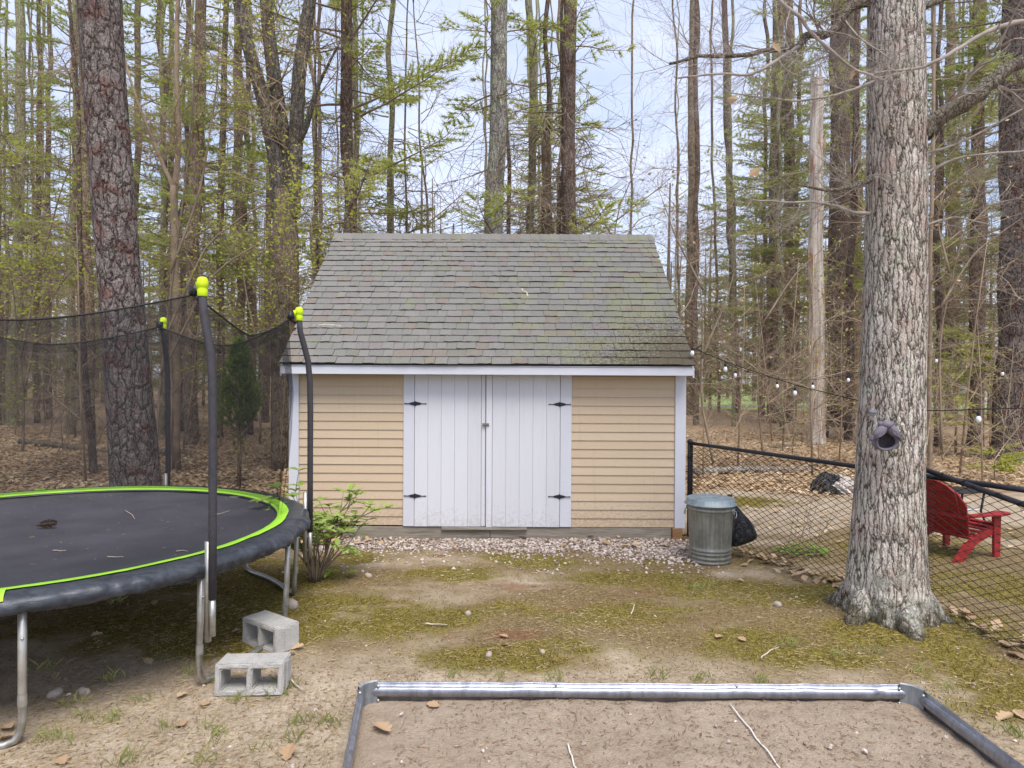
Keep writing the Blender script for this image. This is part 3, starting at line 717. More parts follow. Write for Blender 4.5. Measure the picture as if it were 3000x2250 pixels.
stick('fallen_stick', 'pale curved stick lying across the left end of the shed roof', [roof_at(*p) for p in ((918, 957), (950, 955), (985, 957), (1015, 964))], .011)
stick('fallen_stick', 'short crooked stick on the middle of the shed roof', [roof_at(*p) for p in ((1528, 852), (1545, 866), (1550, 880))], .014)

# ------------------------------------------------------------------ raised bed
bed = thing('raised_garden_bed', 'galvanised steel raised bed filled with bare soil in the foreground', 'garden bed', (BED['x0'], BED['y1'], 0))
def bp(m, name, mat, parent=bed, **k):
    o = m.build(name, mat, None, **k); o.data.transform(Matrix.Translation((-bed.location.x, -bed.location.y, 0))); o.parent = parent; return o
prof = [(-.004, .178), (.0, .182), (.004, .178), (.004, .160)] + [(.004 + .024 * math.sin(t), .160 - .030 + .030 * math.cos(t)) for t in np.linspace(.25, PI - .25, 9)] + [(.004, .099), (.004, -.02), (.0, -.02), (-.002, .10), (-.004, .12)]
def panel(p0, p1, inward, name='side_panel', dents=()):
    p0, p1, inward = map(np.array, (p0, p1, inward)); n = 60
    V = []
    for i, t in enumerate(np.linspace(0, 1, n)):
        c = p0 + (p1 - p0) * t
        wv = (fbm(np.array([t * 7]), np.array([p0[0]]), 77, 3)[0] - .5)
        row = []
        for o_, z in prof:
            k = 1.0
            for dt, dw, da in dents: k -= da * math.exp(-((t - dt) / dw) ** 2) * (1 if z < .17 and z > .1 else .25)
            zz = z + wv * .012 * (1 if z > .15 else .6)
            row.append((c[0] + inward[0] * (o_ * k + wv * .006), c[1] + inward[1] * (o_ * k + wv * .006), zz))
        V.append(row)
    m = MB(); m.grid(np.array(V)); return bp(m, name, MAT['rail_steel'], smooth=True)
ch = .075
x0, x1, y0, y1 = BED['x0'], BED['x1'], BED['y0'], BED['y1']; x0f = x0 + .134 * (y1 - y0)
xm1, xm2 = x0 + (x1 - x0) * .355, x0 + (x1 - x0) * .68
panel((x0 + ch, y1), (xm1, y1), (0, -1)); panel((xm1 - .02, y1 - .003), (xm2, y1 - .003), (0, -1)); panel((xm2 - .02, y1), (x1 - ch, y1), (0, -1), dents=((.86, .02, .5),))
panel((x0f - .01, y0 + ch), (x0 + .010, y1 - ch), (1, 0)); panel((x1, y0 + ch), (x1, y1 - ch), (-1, 0), dents=((.45, .12, 1.1), (.7, .1, .5)))
panel((x0f + ch, y0), (x1 - ch, y0), (0, 1))
for cx, cy, a0 in ((x0, y1, 0), (x1, y1, 1), (x0f, y0, 2), (x1, y0, 3)):
    sx_ = 1 if cx < 1 else -1; sy_ = -1 if cy == y1 else 1
    P0 = np.array((cx + sx_ * .004, cy + sy_ * (ch + .012))); P1 = np.array((cx + sx_ * (ch + .012), cy + sy_ * .004))
    m = MB(); V = []
    for t in np.linspace(0, 1, 8):
        bul = math.sin(t * PI) * .012
        c = P0 + (P1 - P0) * t + np.array((sx_, sy_)) * (-bul) + np.array((sx_, sy_)) * .012
        V.append([(c[0] + sx_ * a, c[1] + sy_ * a, z) for a, z in ((0, -.02), (0, .19), (-.006, .196), (-.012, .19), (-.012, -.02))])
    m.grid(np.array(V)); br = bp(m, 'corner_bracket', MAT['bracket'], smooth=False)
    for (q, zz) in ((P0, .165), (P1, .165), (P1, .085)):
        b = MB(); b.lathe([(.009, 0), (.008, .005), (.004, .008), (.0006, .009)], 10, Matrix.Translation((q[0] + sx_ * .016, q[1] + sy_ * .016, zz)) @ Matrix.Rotation(PI / 2, 4, 'X'))
        bp(b, 'bolt', MAT['steel_tube'], br, smooth=True)
for xx in (xm1 - .01, xm2 - .01):
    b = MB(); b.lathe([(.008, 0), (.007, .005), (.004, .007), (.0006, .008)], 10, Matrix.Translation((xx, y1 - .006, .169)) @ Matrix.Rotation(PI / 2, 4, 'X')); bp(b, 'bolt', MAT['steel_tube'], smooth=True)
def cordline(label, a, b):
    p = [gd(a[0] + (b[0] - a[0]) * t, a[1] + (b[1] - a[1]) * t, .1) for t in np.linspace(0, 1, 12)]
    for i, k in enumerate(p): k[2] = soil_z(k[0], k[1]) + .012 + .006 * math.sin(i * 1.9)
    m = MB(); c = p[0].copy(); m.tube(np.array(p) - c, .0042, 6); o = m.build('marker_cord', MAT['string'], smooth=True, loc=c); tag(o, label, 'cord')
cordline('long white cord running across the bare soil from the back rail', (2140, 2066), (2310, 2275))
cordline('short white cord end at the bottom middle of the soil bed', (1663, 2180), (1700, 2290))

# ------------------------------------------------------------------ trampoline
TC = np.array((-3.52, 5.0)); TZ = .78
tramp = thing('trampoline', 'round trampoline with lime trim, black safety net and padded poles', 'trampoline', (TC[0], TC[1], 0))
def tp(m, name, mat, parent=tramp, smooth=True, **k): return m.build(name, mat, parent, smooth=smooth, **k)
def ring(r, z, n=180): 
    a = np.linspace(0, 2 * PI, n, endpoint=False)
    return a, np.stack((r * np.cos(a), r * np.sin(a), np.full(n, z) if np.isscalar(z) else z), -1)
N = 560; A = np.linspace(0, 2 * PI, N, endpoint=False)
def circ(rad, z): return np.stack((np.broadcast_to(rad, N) * np.cos(A), np.broadcast_to(rad, N) * np.sin(A), np.broadcast_to(z, N)), -1)
# jumping mat (slightly dished)
m = MB()
V = [circ(r, TZ - .03 - .05 * (1 - (r / 1.76) ** 2) + (fbm(np.cos(A) * 3 * r, np.sin(A) * 3 * r, 9, 3) - .5) * .012) for r in np.linspace(.02, 1.76, 24)]
m.grid(np.array(V), wrap=True); mat_o = tp(m, 'jumping_mat', MAT['mat'])
# frame tube
m = MB(); p = circ(1.90, TZ - .03); p = np.vstack((p, p[:1])); m.tube(p, .021, 8, cap=False); tp(m, 'frame_ring', MAT['steel_tube'])
# pad with skirt
wr = lambda s, f=1.0: (fbm(np.cos(A) * 9 * f + 5, np.sin(A) * 9 * f, s, 4) - .5)
wrk = lambda s: (vnoise(A * 19, A * 0 + s * .21, 3) - .5) + .8 * (vnoise(A * 47, A * 0 + s * .3, 4) - .5) + .6 * (vnoise(A * 83, A * 0 + s * .5, 5) - .5)
V = [circ(1.70, TZ - .02), circ(1.712, TZ - .002 + wr(1) * .006), circ(1.80, TZ + .006 + wr(2) * .008), circ(1.88, TZ + .007 + wr(3) * .010), circ(1.928 + wrk(4) * .006, TZ - .002 + wrk(5) * .008),
     circ(1.950 + wrk(6) * .014, TZ - .022 + wrk(7) * .012), circ(1.956 + wrk(7) * .026, TZ - .045 + wrk(9) * .014), circ(1.950 + wrk(8.5) * .038, TZ - .068 + wrk(11) * .016), circ(1.936 + wrk(10) * .046, TZ - .083 + wrk(12) * .02), circ(1.92 + wrk(12) * .04, TZ - .095 + wr(13) * .05)]
m = MB(); m.grid(np.array(V), wrap=True); pad = tp(m, 'spring_pad', MAT['vinyl'])
m = MB(); V = [circ(1.704, TZ - .008), circ(1.714, TZ + .004 + wr(1) * .006), circ(1.792 + wr(21) * .02, TZ + .0125 + wr(2) * .008)]
m.grid(np.array(V), wrap=True); tp(m, 'lime_band', MAT['lime_band'], pad)
for a_ in (-59.5, 3, 63, 123, 183, 243):
    a_ = math.radians(a_); m = MB(); rows = []
    for r, z in ((1.79, .016), (1.86, .018), (1.915, .014), (1.945, -.006)):
        rows.append([(r * math.cos(a_ + t), r * math.sin(a_ + t), TZ + z) for t in (-.022, 0, .022)])
    if abs(math.degrees(a_) + 59.5) < 1 or a_ > 2: m.grid(np.array(rows)); tp(m, 'lime_tab', MAT['lime_band'], pad)
# legs: pairs of uprights joined by a tube on the ground
def arc(a0, a1, r, z, n=9): return [(r * math.cos(a), r * math.sin(a), z) for a in np.linspace(a0, a1, n)]
for a0, a1 in ((-90, -56), (-28.5, 0), (26, 60), (90, 122), (150, 182), (210, 242)):
    a0, a1 = math.radians(a0), math.radians(a1); R0, R1 = 1.885, 1.86
    up = lambda a, z, r: (r * math.cos(a), r * math.sin(a), z)
    d = .075 / R1
    pts = [up(a0, TZ - .045, R0), up(a0, .40, 1.875), up(a0, .14, R1), up(a0 + d * .12, .075, R1), up(a0 + d * .45, .036, R1), up(a0 + d, .024, R1)]
    pts += arc(a0 + d * 2.2, a1 - d * 2.2, R1 * .985, .022, 5)
    pts += [up(a1 - d, .024, R1), up(a1 - d * .45, .036, R1), up(a1 - d * .12, .075, R1), up(a1, .14, R1), up(a1, .40, 1.875), up(a1, TZ - .045, R0)]
    m = MB(); m.tube(pts, .0205, 10); lg = tp(m, 'leg', MAT['steel_tube'])
    for a in (a0, a1):
        b = MB(); b.lathe([(.008, 0), (.007, .006), (.0005, .008)], 8, Matrix.Translation((1.9 * math.cos(a), 1.9 * math.sin(a), TZ - .22)) @ Matrix.Rotation(a + PI / 2, 4, 'Z') @ Matrix.Rotation(PI / 2, 4, 'X'))
        tp(b, 'leg_bolt', MAT['steel_tube'], lg); b = MB()
        b.lathe([(.0225, -.03), (.0225, .03)], 12, Matrix.Translation((1.87 * math.cos(a), 1.87 * math.sin(a), .24)))
        tp(b, 'leg_joint', MAT['steel_tube'], lg)
# poles with foam and caps
POLE = [math.radians(k) for k in (-28.5, 25.5, 90, 150, 210, 270)]
RP = 1.985; ZTOP = 2.44
for i, a in enumerate(POLE):
    u = np.array((math.cos(a), math.sin(a)))
    def pt(r, z): return (r * u[0], r * u[1], z)
    m = MB(); m.tube([pt(RP - .04, .30), pt(RP - .04, .62), pt(RP - .04, .9)], .019, 10); pole = tp(m, 'pole', MAT['steel_tube'])
    m = MB(); m.tube([pt(RP, .56), pt(RP, 1.0), pt(RP, 1.6), pt(RP - .005, 1.85), pt(RP - .02, 2.02), pt(RP - .055, 2.16), pt(RP - .085, 2.27), pt(RP - .095, ZTOP - .06)], [.0235, .024, .0245, .0245, .0245, .0245, .024, .0235], 14); tp(m, 'foam_sleeve', MAT['foam'], pole)
    m = MB(); m.tube([pt(RP - .035, .40), pt(RP + .004, .40)], .008, 8); m.tube([pt(RP - .035, .52), pt(RP + .004, .52)], .008, 8); m.tube([pt(RP, .34), pt(RP, .57)], .019, 10); tp(m, 'clamp', MAT['steel_tube'], pole)
    m = MB(); cx, cy, cz = pt(RP - .095, ZTOP - .075)
    m.lathe([(.036, 0), (.040, .004), (.040, .04), (.036, .055), (.038, .06), (.044, .066), (.046, .09), (.040, .115), (.026, .128), (.0005, .132)], 18, Matrix.Translation((cx, cy, cz)) @ Matrix.Diagonal((.74, .74, .9, 1)))
    m.box(pt(RP - .095 - .034, ZTOP - .012), (.026, .024, .05), rotz(a)); tp(m, 'pole_cap', MAT['lime'], pole)
    m = MB(); m.box(pt(RP - .165, ZTOP - .035), (.05, .045, .055), rotz(a)); m.tube([pt(RP - .12, ZTOP - .10), pt(RP - .19, ZTOP - .05)], .012, 6); tp(m, 'net_clip', MAT['black_pipe'], pole)
# net, with UVs in thread counts
def net_surface():
    na, nz = 300, 36
    aa = np.linspace(0, 2 * PI, na + 1); V = np.zeros((nz, na + 1, 3)); 
    dd = np.min(np.abs((aa[:, None] - np.array(POLE)[None] + PI) % (2 * PI) - PI), 1) / math.radians(30)
    dd = np.clip(dd, 0, 1.1)
    ztop = ZTOP - .06 - .20 * (1 - (1 - np.clip(dd, 0, 1)) ** 1.6)
    rtop = 1.81 - .20 * (1 - (1 - np.clip(dd, 0, 1)) ** 2)
    for k in range(nz):
        t = k / (nz - 1)
        r = 1.715 * (1 - t) + rtop * t + .06 * math.sin(t * PI) * (1 - .3 * dd) + (fbm(aa * 7, aa * 0 + t * 3, 5, 3) - .5) * .06 * math.sin(t * PI)
        z = TZ + .0 + (ztop - TZ) * t
        V[k] = np.stack((r * np.cos(aa), r * np.sin(aa), z), -1)
    V[:, -1] = V[:, 0]
    return V, aa
NV, naa = net_surface()
def add_uv(o, V):
    me = o.data; uv = me.uv_layers.new(name='UVMap'); m_, n_ = V.shape[:2]
    ii, jj = np.divmod(np.arange(m_ * n_), n_)
    u = jj / (n_ - 1) * 2 * PI * 1.75 / .012; v = ii / (m_ - 1) * 1.55 / .012
    idx = np.zeros(len(me.loops), np.int32); me.loops.foreach_get('vertex_index', idx)
    uv.data.foreach_set('uv', np.stack((u[idx], v[idx]), -1).astype(np.float32).ravel())
m = MB(); m.grid(NV[:34]); net = tp(m, 'safety_net', MAT['net']); add_uv(net, NV[:34])
hemV = NV[33:].copy(); m = MB(); m.grid(hemV); hem = tp(m, 'net_hem', MAT['hem'], net); add_uv(hem, hemV)
m = MB(); m.tube(NV[-1], .006, 6, cap=False); tp(m, 'top_cord', MAT['cord'], net)
# doorway flap: doubled net strip on the shed side
fl = NV[:34, 12:17].copy(); c2 = fl[..., :2]; fl[..., :2] = c2 * (1.012 + .01 * np.sin(np.linspace(0, PI, 34))[:, None, None])
m = MB(); m.grid(fl); f_o = tp(m, 'net_flap', MAT['hem'], net); add_uv(f_o, fl)
# things lying on the mat
def mat_z(p): r = math.hypot(p[0] - TC[0], p[1] - TC[1]); return TZ - .03 - .05 * (1 - (r / 1.76) ** 2)
pc = gd(133, 1542, TZ - .06); pc[2] = mat_z(pc) + .035
cone = thing('pine_cone', 'brown pine cone lying on the trampoline mat', 'pine cone', pc, (0, PI / 2 - .1, .1))
m = MB(); m.tube([(0, 0, -.07), (0, 0, -.02), (0, 0, .04), (0, 0, .075)], [.01, .014, .012, .003], 8); m.build('core', MAT['cone'], cone)
for k in range(9):
    m = MB(); z = -.06 + k * .015; rr = .034 * math.sin(PI * (k + 1.3) / 11)
    for j in range(7):
        a = j * 2 * PI / 7 + k * .6
        c, s_ = math.cos(a), math.sin(a)
        m.add([(c * .008 - s_ * .004, s_ * .008 + c * .004, z), (c * .008 + s_ * .004, s_ * .008 - c * .004, z), (c * rr + s_ * .009, s_ * rr - c * .009, z + .012), (c * rr * 1.1, s_ * rr * 1.1, z + .016), (c * rr - s_ * .009, s_ * rr + c * .009, z + .012)], t=[(0, 1, 2), (0, 2, 4), (2, 3, 4)])
    m.build('scale_whorl', MAT['cone'], cone)
mt = [(((393, 1443), (415, 1446), (443, 1447)), 'white strip of debris at the far rim of the trampoline mat'), (((672, 1467), (720, 1467), (760, 1471)), 'pale twig on the trampoline mat beyond the front pole'), (((366, 1497), (385, 1508), (393, 1519)), 'thin crooked twig in the middle of the trampoline mat'),
      (((632, 1513), (655, 1508), (671, 1503)), 'short twig on the mat just right of the front pole'), (((152, 1610), (175, 1612), (192, 1612)), 'small twig near the front left of the trampoline mat'), (((514, 1625), (535, 1624), (548, 1627)), 'tiny twig near the lime band at the front of the mat'), (((312, 1636), (340, 1637), (360, 1638)), 'thin pale twig near the front lime band left of the pole')]
for pts, lb in mt:
    P3 = [gd(x, y, TZ - .06) for x, y in pts]
    P3 = [np.array((p[0], p[1], mat_z(p) + .008)) for p in P3]
    stick('twig_on_mat', lb, P3, .004, 'twig', group='twigs on the trampoline mat')
bits = MB()
for k in range(170):
    r, a = 1.65 * math.sqrt(rng.random()), rng.random() * 2 * PI; x, y = TC[0] + r * math.cos(a), TC[1] + r * math.sin(a); z = mat_z((x, y)) + .006
    l_, b_ = .01 + .03 * rng.random(), rng.random() * PI
    bits.add([(x, y, z), (x + l_ * math.cos(b_), y + l_ * math.sin(b_), z + .003), (x + .003, y + .004, z + .002)], t=[(0, 1, 2)])
tag(bits.build('mat_litter', MAT['straw']), 'scattered pine needles and crumbs on the trampoline mat', 'litter', kind='stuff')

# ------------------------------------------------------------------ concrete blocks
def block(label, loc, rz, tilt=0):
    b = thing('concrete_block', label, 'concrete block', loc, (tilt, 0, rz), 'concrete blocks by the trampoline')
    Lb, Hb, Wb = .395, .19, .19          # holes run along local y
    t = .034
    bm = bmesh.new()
    xs = [-Lb / 2, -Lb / 2 + t, -t / 2, t / 2, Lb / 2 - t, Lb / 2]; zs = [0, t, Hb - t, Hb]
    for y in (0, 1): pass
    V = {}
    def v(i, k, y):
        if (i, k, y) not in V: V[i, k, y] = bm.verts.new((xs[i], (-Wb / 2, Wb / 2)[y], zs[k]))
        return V[i, k, y]
    hole = lambda i, k: k == 1 and i in (1, 3)
    for i in range(5):
        for k in range(3):
            if hole(i, k):
                for a, b_ in (((i, k), (i + 1, k)), ((i + 1, k), (i + 1, k + 1)), ((i + 1, k + 1), (i, k + 1)), ((i, k + 1), (i, k))):
                    bm.faces.new((v(*a, 0), v(*b_, 0), v(*b_, 1), v(*a, 1)))
            else:
                bm.faces.new((v(i, k, 0), v(i + 1, k, 0), v(i + 1, k + 1, 0), v(i, k + 1, 0))); bm.faces.new((v(i, k, 1), v(i, k + 1, 1), v(i + 1, k + 1, 1), v(i + 1, k, 1)))
    for i in range(5):
        bm.faces.new((v(i, 0, 1), v(i + 1, 0, 1), v(i + 1, 0, 0), v(i, 0, 0))); bm.faces.new((v(i, 3, 0), v(i + 1, 3, 0), v(i + 1, 3, 1), v(i, 3, 1)))
    for k in range(3):
        bm.faces.new((v(0, k, 1), v(0, k, 0), v(0, k + 1, 0), v(0, k + 1, 1))); bm.faces.new((v(5, k, 0), v(5, k, 1), v(5, k + 1, 1), v(5, k + 1, 0)))
    bmesh.ops.recalc_face_normals(bm, faces=bm.faces[:])
    sharp = [e for e in bm.edges if e.is_manifold and e.calc_face_angle(0) > .5]
    bmesh.ops.bevel(bm, geom=sharp, offset=.007, segments=2, affect='EDGES')
    bmesh.ops.triangulate(bm, faces=bm.faces[:])
    bmesh.ops.subdivide_edges(bm, edges=[e for e in bm.edges if e.calc_length() > .08], cuts=2, use_grid_fill=False)
    for vv in bm.verts:
        vv.co += Vector(((rng.random() - .5), (rng.random() - .5), (rng.random() - .5))) * .0035
    me = bpy.data.meshes.new('block_body'); bm.to_mesh(me); bm.free(); me.materials.append(MAT['concrete'])
    link(me, 'block_body', b)
    # end web flutes: a shallow rib on each end face
    for s_ in (-1, 1):
        m = MB(); m.box((s_ * (Lb / 2 + .002), 0, Hb / 2), (.007, .05, Hb - .03)); m.build('end_rib', MAT['concrete'], b, bevel=.003)
p = gd(722, 2046); block('nearer concrete block with two square holes facing the camera', (p[0], p[1] + .095, -.002), math.radians(4), math.radians(-4))
p = gd(782, 1918); block('farther concrete block turned at an angle beside a trampoline leg', (p[0] - .03, p[1] + .14, -.002), math.radians(-36), 0)

# ------------------------------------------------------------------ dustbin and bag
cp = gd(2081, 1645); cp[1] = 7.10; cp[0] = (unroll(2081, 1650)[0]) / F * 7.10
can = thing('dustbin', 'ribbed galvanised steel dustbin with lid beside the shed corner', 'dustbin', (cp[0], cp[1], 0))
r0, r1, H = .205, .232, .62
def rr(z): return r0 + (r1 - r0) * z / H
n = 144; a = np.linspace(0, 2 * PI, n, endpoint=False)
rows = []
for z in np.concatenate((np.linspace(0, .14, 15), np.linspace(.15, .50, 16), np.linspace(.505, H, 14))):
    base = rr(z); bead = sum(.009 * math.exp(-((z - b) / .009) ** 2) for b in (.012, .055, .10, .135)) + sum(.009 * math.exp(-((z - b) / .009) ** 2) for b in (.545, .585, .612))
    rib = .0045 * np.clip((np.cos(a * 36) + .3), 0, 1) * np.clip((z - .155) / .02, 0, 1) * np.clip((.515 - z) / .02, 0, 1)
    rows.append(np.stack(((base + bead - rib) * np.cos(a), (base + bead - rib) * np.sin(a), np.full(n, z)), -1))
m = MB(); m.grid(np.array(rows), wrap=True); m.build('body', MAT['galv_dull'], can, smooth=True)
m = MB(); zl = H
m.lathe([(r1 + .030, zl - .028), (r1 + .036, zl - .022), (r1 + .032, zl - .018), (r1 + .012, zl - .016), (r1 + .012, zl + .028), (r1 + .004, zl + .036), (r1 - .02, zl + .037), (r1 - .03, zl + .032), (r1 - .09, zl + .034), (r1 - .095, zl + .039), (r1 - .15, zl + .040), (r1 - .155, zl + .036), (.001, zl + .036)], 96)
lid = m.build('lid', MAT['galv_lid'], can, smooth=True)
for ha in (-.55, PI - .4):
    Mh = Matrix.Rotation(ha, 4, 'Z'); m = MB()
    pts = [(r1 + .002, -.035, .535), (r1 + .022, -.038, .525), (r1 + .026, -.045, .49), (r1 + .026, -.02, .47), (r1 + .026, .02, .47), (r1 + .026, .045, .49), (r1 + .022, .038, .525), (r1 + .002, .035, .535)]
    m.tube([(Mh @ Vector(q)) for q in pts], .0045, 8); m.box(Mh @ Vector((r1 + .004, 0, .545)), (.012, .09, .03), np.array(Mh)[:3, :3]); m.build('side_handle', MAT['galv'], can, smooth=True)
# bag hanging on the right handle
bg_o = cp + np.array((.235, .10, 0))
n_, m_ = 28, 18; ang = np.linspace(0, 2 * PI, n_, endpoint=False); rows = []
for k, t in enumerate(np.linspace(0, 1, m_)):
    z = .60 - .50 * t
    wx = .015 + .135 * (math.sin(min(t * 1.18, 1) * PI / 2) ** 1.2) * (1 if t < .78 else max(.12, 1 - ((t - .78) / .22) ** 2 * .85)); wy = .6 * wx + .01
    fold = 1 + .13 * np.sin(ang * 5 + 2 * t + 1) * (1 - .5 * t) + .1 * np.sin(ang * 9 - 3 * t) + .16 * (fbm(np.cos(ang) * 2 + t * 4, np.sin(ang) * 2, 8, 3) - .5)
    rows.append(np.stack((wx * .95 * (1 if True else 0) + wx * fold * np.cos(ang) * .95 - .02, wy * fold * np.sin(ang), np.full(n_, z) + .012 * np.sin(ang * 3 + t * 5)), -1))
m = MB(); m.grid(np.array(rows), wrap=True)
m.lathe([(.012, .60), (.03, .63), (.022, .64), (.0005, .645)], 12, cap0=False)
bot = rows[-1].mean(0); m.add(np.vstack((rows[-1], bot)), t=[(n_, (j + 1) % n_, j) for j in range(n_)])
bag = m.build('rubbish_bag', MAT['bag'], smooth=True, loc=(bg_o[0], bg_o[1], .03)); tag(bag, 'black plastic rubbish bag hanging on the right side of the dustbin', 'bag')

# ------------------------------------------------------------------ chain link fences
def fence(name, label, p0, p1, z0, z1, ext=(1, 1), posts=(0, 1), behind=0.0, mesh_to=9.0, cell=.058):
    p0, p1 = np.array(p0, float), np.array(p1, float); d = p1 - p0; Ln = np.linalg.norm(d); u = d / Ln; nrm = np.array((-u[1], u[0]))
    fo = thing(name, label, 'fence', (p0[0], p0[1], 0))
    top = lambda s: z0 + (z1 - z0) * s / Ln
    loc = lambda s, z, o=0: (u[0] * s + nrm[0] * o, u[1] * s + nrm[1] * o, z)
    m = MB(); m.tube([loc(s, top(s)) for s in np.linspace(0, Ln, 12)], .021, 12); rl = m.build('top_rail', MAT['black_pipe'], fo, smooth=True)
    for s in posts:
        s *= Ln; h = top(s)
        m = MB(); m.tube([loc(s, -.1), loc(s, h * .5), loc(s, h + .01)], .031, 14); po = m.build('post', MAT['black_pipe'], fo, smooth=True)
        m = MB(); m.lathe([(.036, 0), (.036, .02), (.028, .04), (.012, .05), (.0005, .052)], 14, Matrix.Translation(loc(s, h))); m.build('post_cap', MAT['black_pipe'], po, smooth=True)
        for zz in (.3, .65, .95):
            m = MB(); m.lathe([(.034, -.012), (.036, 0), (.034, .012)], 14, Matrix.Translation(loc(s, zz))); m.build('band', MAT['black_pipe'], po, smooth=True)
        m = MB(); m.tube([loc(s + (.045 if s < Ln / 2 else -.045), .06), loc(s + (.045 if s < Ln / 2 else -.045), h - .03)], .006, 6); m.build('tension_bar', MAT['black_pipe'], po, smooth=True)
    # woven wires: each wire zigzags its way up
    m = MB(); nw = int(Ln / cell); nz = int((max(z0, z1) - .03) / (cell / 2))
    for i in range(nw):
        s0 = (i + .5) * cell; pts = []
        if s0 > mesh_to: break
        for k in range(nz + 1):
            z = .02 + k * cell / 2
            if z > top(s0) + .03: break
            sg = 1 if (k + i) % 2 else -1
            s = s0 + sg * cell * .5 + (vnoise(np.array([s0 * 3]), np.array([z * 3]), 4)[0] - .5) * .016
            pts.append(loc(min(max(s, 0), Ln), z, sg * .002 - .012 + (vnoise(np.array([s0 * 2]), np.array([z * 2]), 6)[0] - .5) * .03))
        m.tube(pts, .005, 3, cap=False)
    w_ = m.build('chain_link_wire', MAT['chain'], fo); w_['kind'] = 'stuff'
    return fo
fence('chain_link_fence', 'black chain link fence running from the shed corner behind the oak', (2.145, 8.2), (3.66, 4.62), 1.12, 1.12, posts=(0,), mesh_to=3.05)
fence('chain_link_fence', 'black chain link panel sloping down to the right of the oak', (3.20, 5.40), (3.66, 4.31), 1.205, .955, posts=(0,))

# ------------------------------------------------------------------ red chair
ch_o = thing('garden_chair', 'red slatted garden armchair seen from behind through the fence', 'chair', (4.62, 7.05, 0), (0, 0, math.radians(22)))
# local: +x forward, +y left, origin at the right rear foot; width .56
W = .56
def cpart(m, name, parent=ch_o, **k): return m.build(name, MAT['red'], parent, **k)
def bar(p0, p1, w_, t_, name, parent=ch_o, roll=0):
    p0, p1 = Vector(p0), Vector(p1); d = p1 - p0
    q = d.to_track_quat('X', 'Z').to_matrix() @ Matrix.Rotation(roll, 3, 'X')
    m = MB(); m.box((p0 + p1) / 2, (d.length, w_, t_), np.array(q)); return cpart(m, name, parent, bevel=.006)
for y in (.02, W - .02):
    m = MB()       # stringer: runs from the ground at the back up to the seat front
    poly = [(-.04, 0), (.10, 0), (.30, .165), (.62, .27), (.66, .33), (.60, .35), (.28, .245), (.10, .16)]
    m.prism(poly, .03, Matrix.Translation((0, y + .015, 0)) @ Matrix.Rotation(PI / 2, 4, 'X')); cpart(m, 'rear_leg', bevel=.004)
    m = MB(); poly = [(.565, 0), (.655, 0), (.67, .46), (.55, .46)]
    m.prism(poly, .03, Matrix.Translation((0, y + (.0 if y < .3 else .032), 0)) @ Matrix.Rotation(PI / 2, 4, 'X')); cpart(m, 'front_leg', bevel=.004)
    m = MB(); yy = y - .045 if y < .3 else y + .045
    poly = [(.14, -.045), (.45, -.06), (.68, -.072), (.715, -.05), (.72, .05), (.68, .07), (.45, .05), (.14, .035)]
    m.prism([(a_, (b_ if y < .3 else -b_)) for a_, b_ in poly][::(1 if y < .3 else -1)], .024, Matrix.Translation((0, yy, .465))); cpart(m, 'armrest', bevel=.005)
for k in range(6):
    x = .24 + k * .075; z = .235 + (x - .24) * .32
    bar((x, .015, z), (x, W - .015, z), .066, .02, 'seat_slat', roll=0)
bk = Vector((.27, 0, .22)); lean = math.radians(24); nb = 7
for k in range(nb):
    t = (k - (nb - 1) / 2) / ((nb - 1) / 2); yb = W / 2 + t * .185; yt = W / 2 + t * .27
    Ln = .70 * math.sqrt(1 - (.70 * t) ** 2) ; 
    top_ = Vector((bk.x - math.sin(lean) * Ln, yt, bk.z + math.cos(lean) * Ln * .95))
    d = Vector((bk.x, yb, bk.z)); m = MB()
    f = (top_ - d); up = f.normalized(); side = Vector((0, 1, 0)); nrm = up.cross(side).normalized()
    w0, w1 = .0305, .0445
    sl_ = -.7 * .49 * t / math.sqrt(1 - .49 * t * t) * .165; V = [d - side * w0, d + side * w0, top_ + side * w1 + up * (sl_ - .004), top_ + side * w1 * .4 + up * sl_ * .4, top_ - side * w1 * .4 - up * sl_ * .4, top_ - side * w1 - up * (sl_ + .004)]
    v2 = [p_ + nrm * .009 for p_ in V] + [p_ - nrm * .009 for p_ in V]; n6 = 6
    m.add([tuple(q_) for q_ in v2], t=[(0, 1, 2), (0, 2, 5), (2, 3, 5), (3, 4, 5), (6, 8, 7), (6, 11, 8), (8, 11, 9), (9, 11, 10)], q=[(j, n6 + j, n6 + (j + 1) % n6, (j + 1) % n6) for j in range(n6)])
    cpart(m, 'back_slat')
bar((.145, -.02, .452), (.145, W + .02, .452), .03, .05, 'back_brace'); bar((.255, .02, .235), (.255, W - .02, .235), .03, .05, 'lower_brace')
bar((.61, .03, .30), (.61, W - .03, .30), .02, .08, 'seat_front')

# low table behind the chair
tb = gd(2830, 1530); tb = np.array((5.85, 8.9, 0))
tab = thing('garden_table', 'low dark metal table with pale top behind the red chair', 'table', tb, (0, 0, .25))
m = MB(); m.box((0, 0, .455), (.52, .4, .02)); m.build('table_top', MAT['black_pipe'], tab, bevel=.006)
for sx_ in (-1, 1):
    for sy_ in (-1, 1):
        m = MB(); m.tube([(sx_ * .22, sy_ * .16, .445), (sx_ * .19, sy_ * .14, .2), (sx_ * .25, sy_ * .18, 0)], .014, 8); m.build('leg', MAT['black_pipe'], tab, smooth=True)
m = MB(); m.box((0, 0, .22), (.36, .26, .016)); m.build('shelf', MAT['house_white'], tab, bevel=.004)

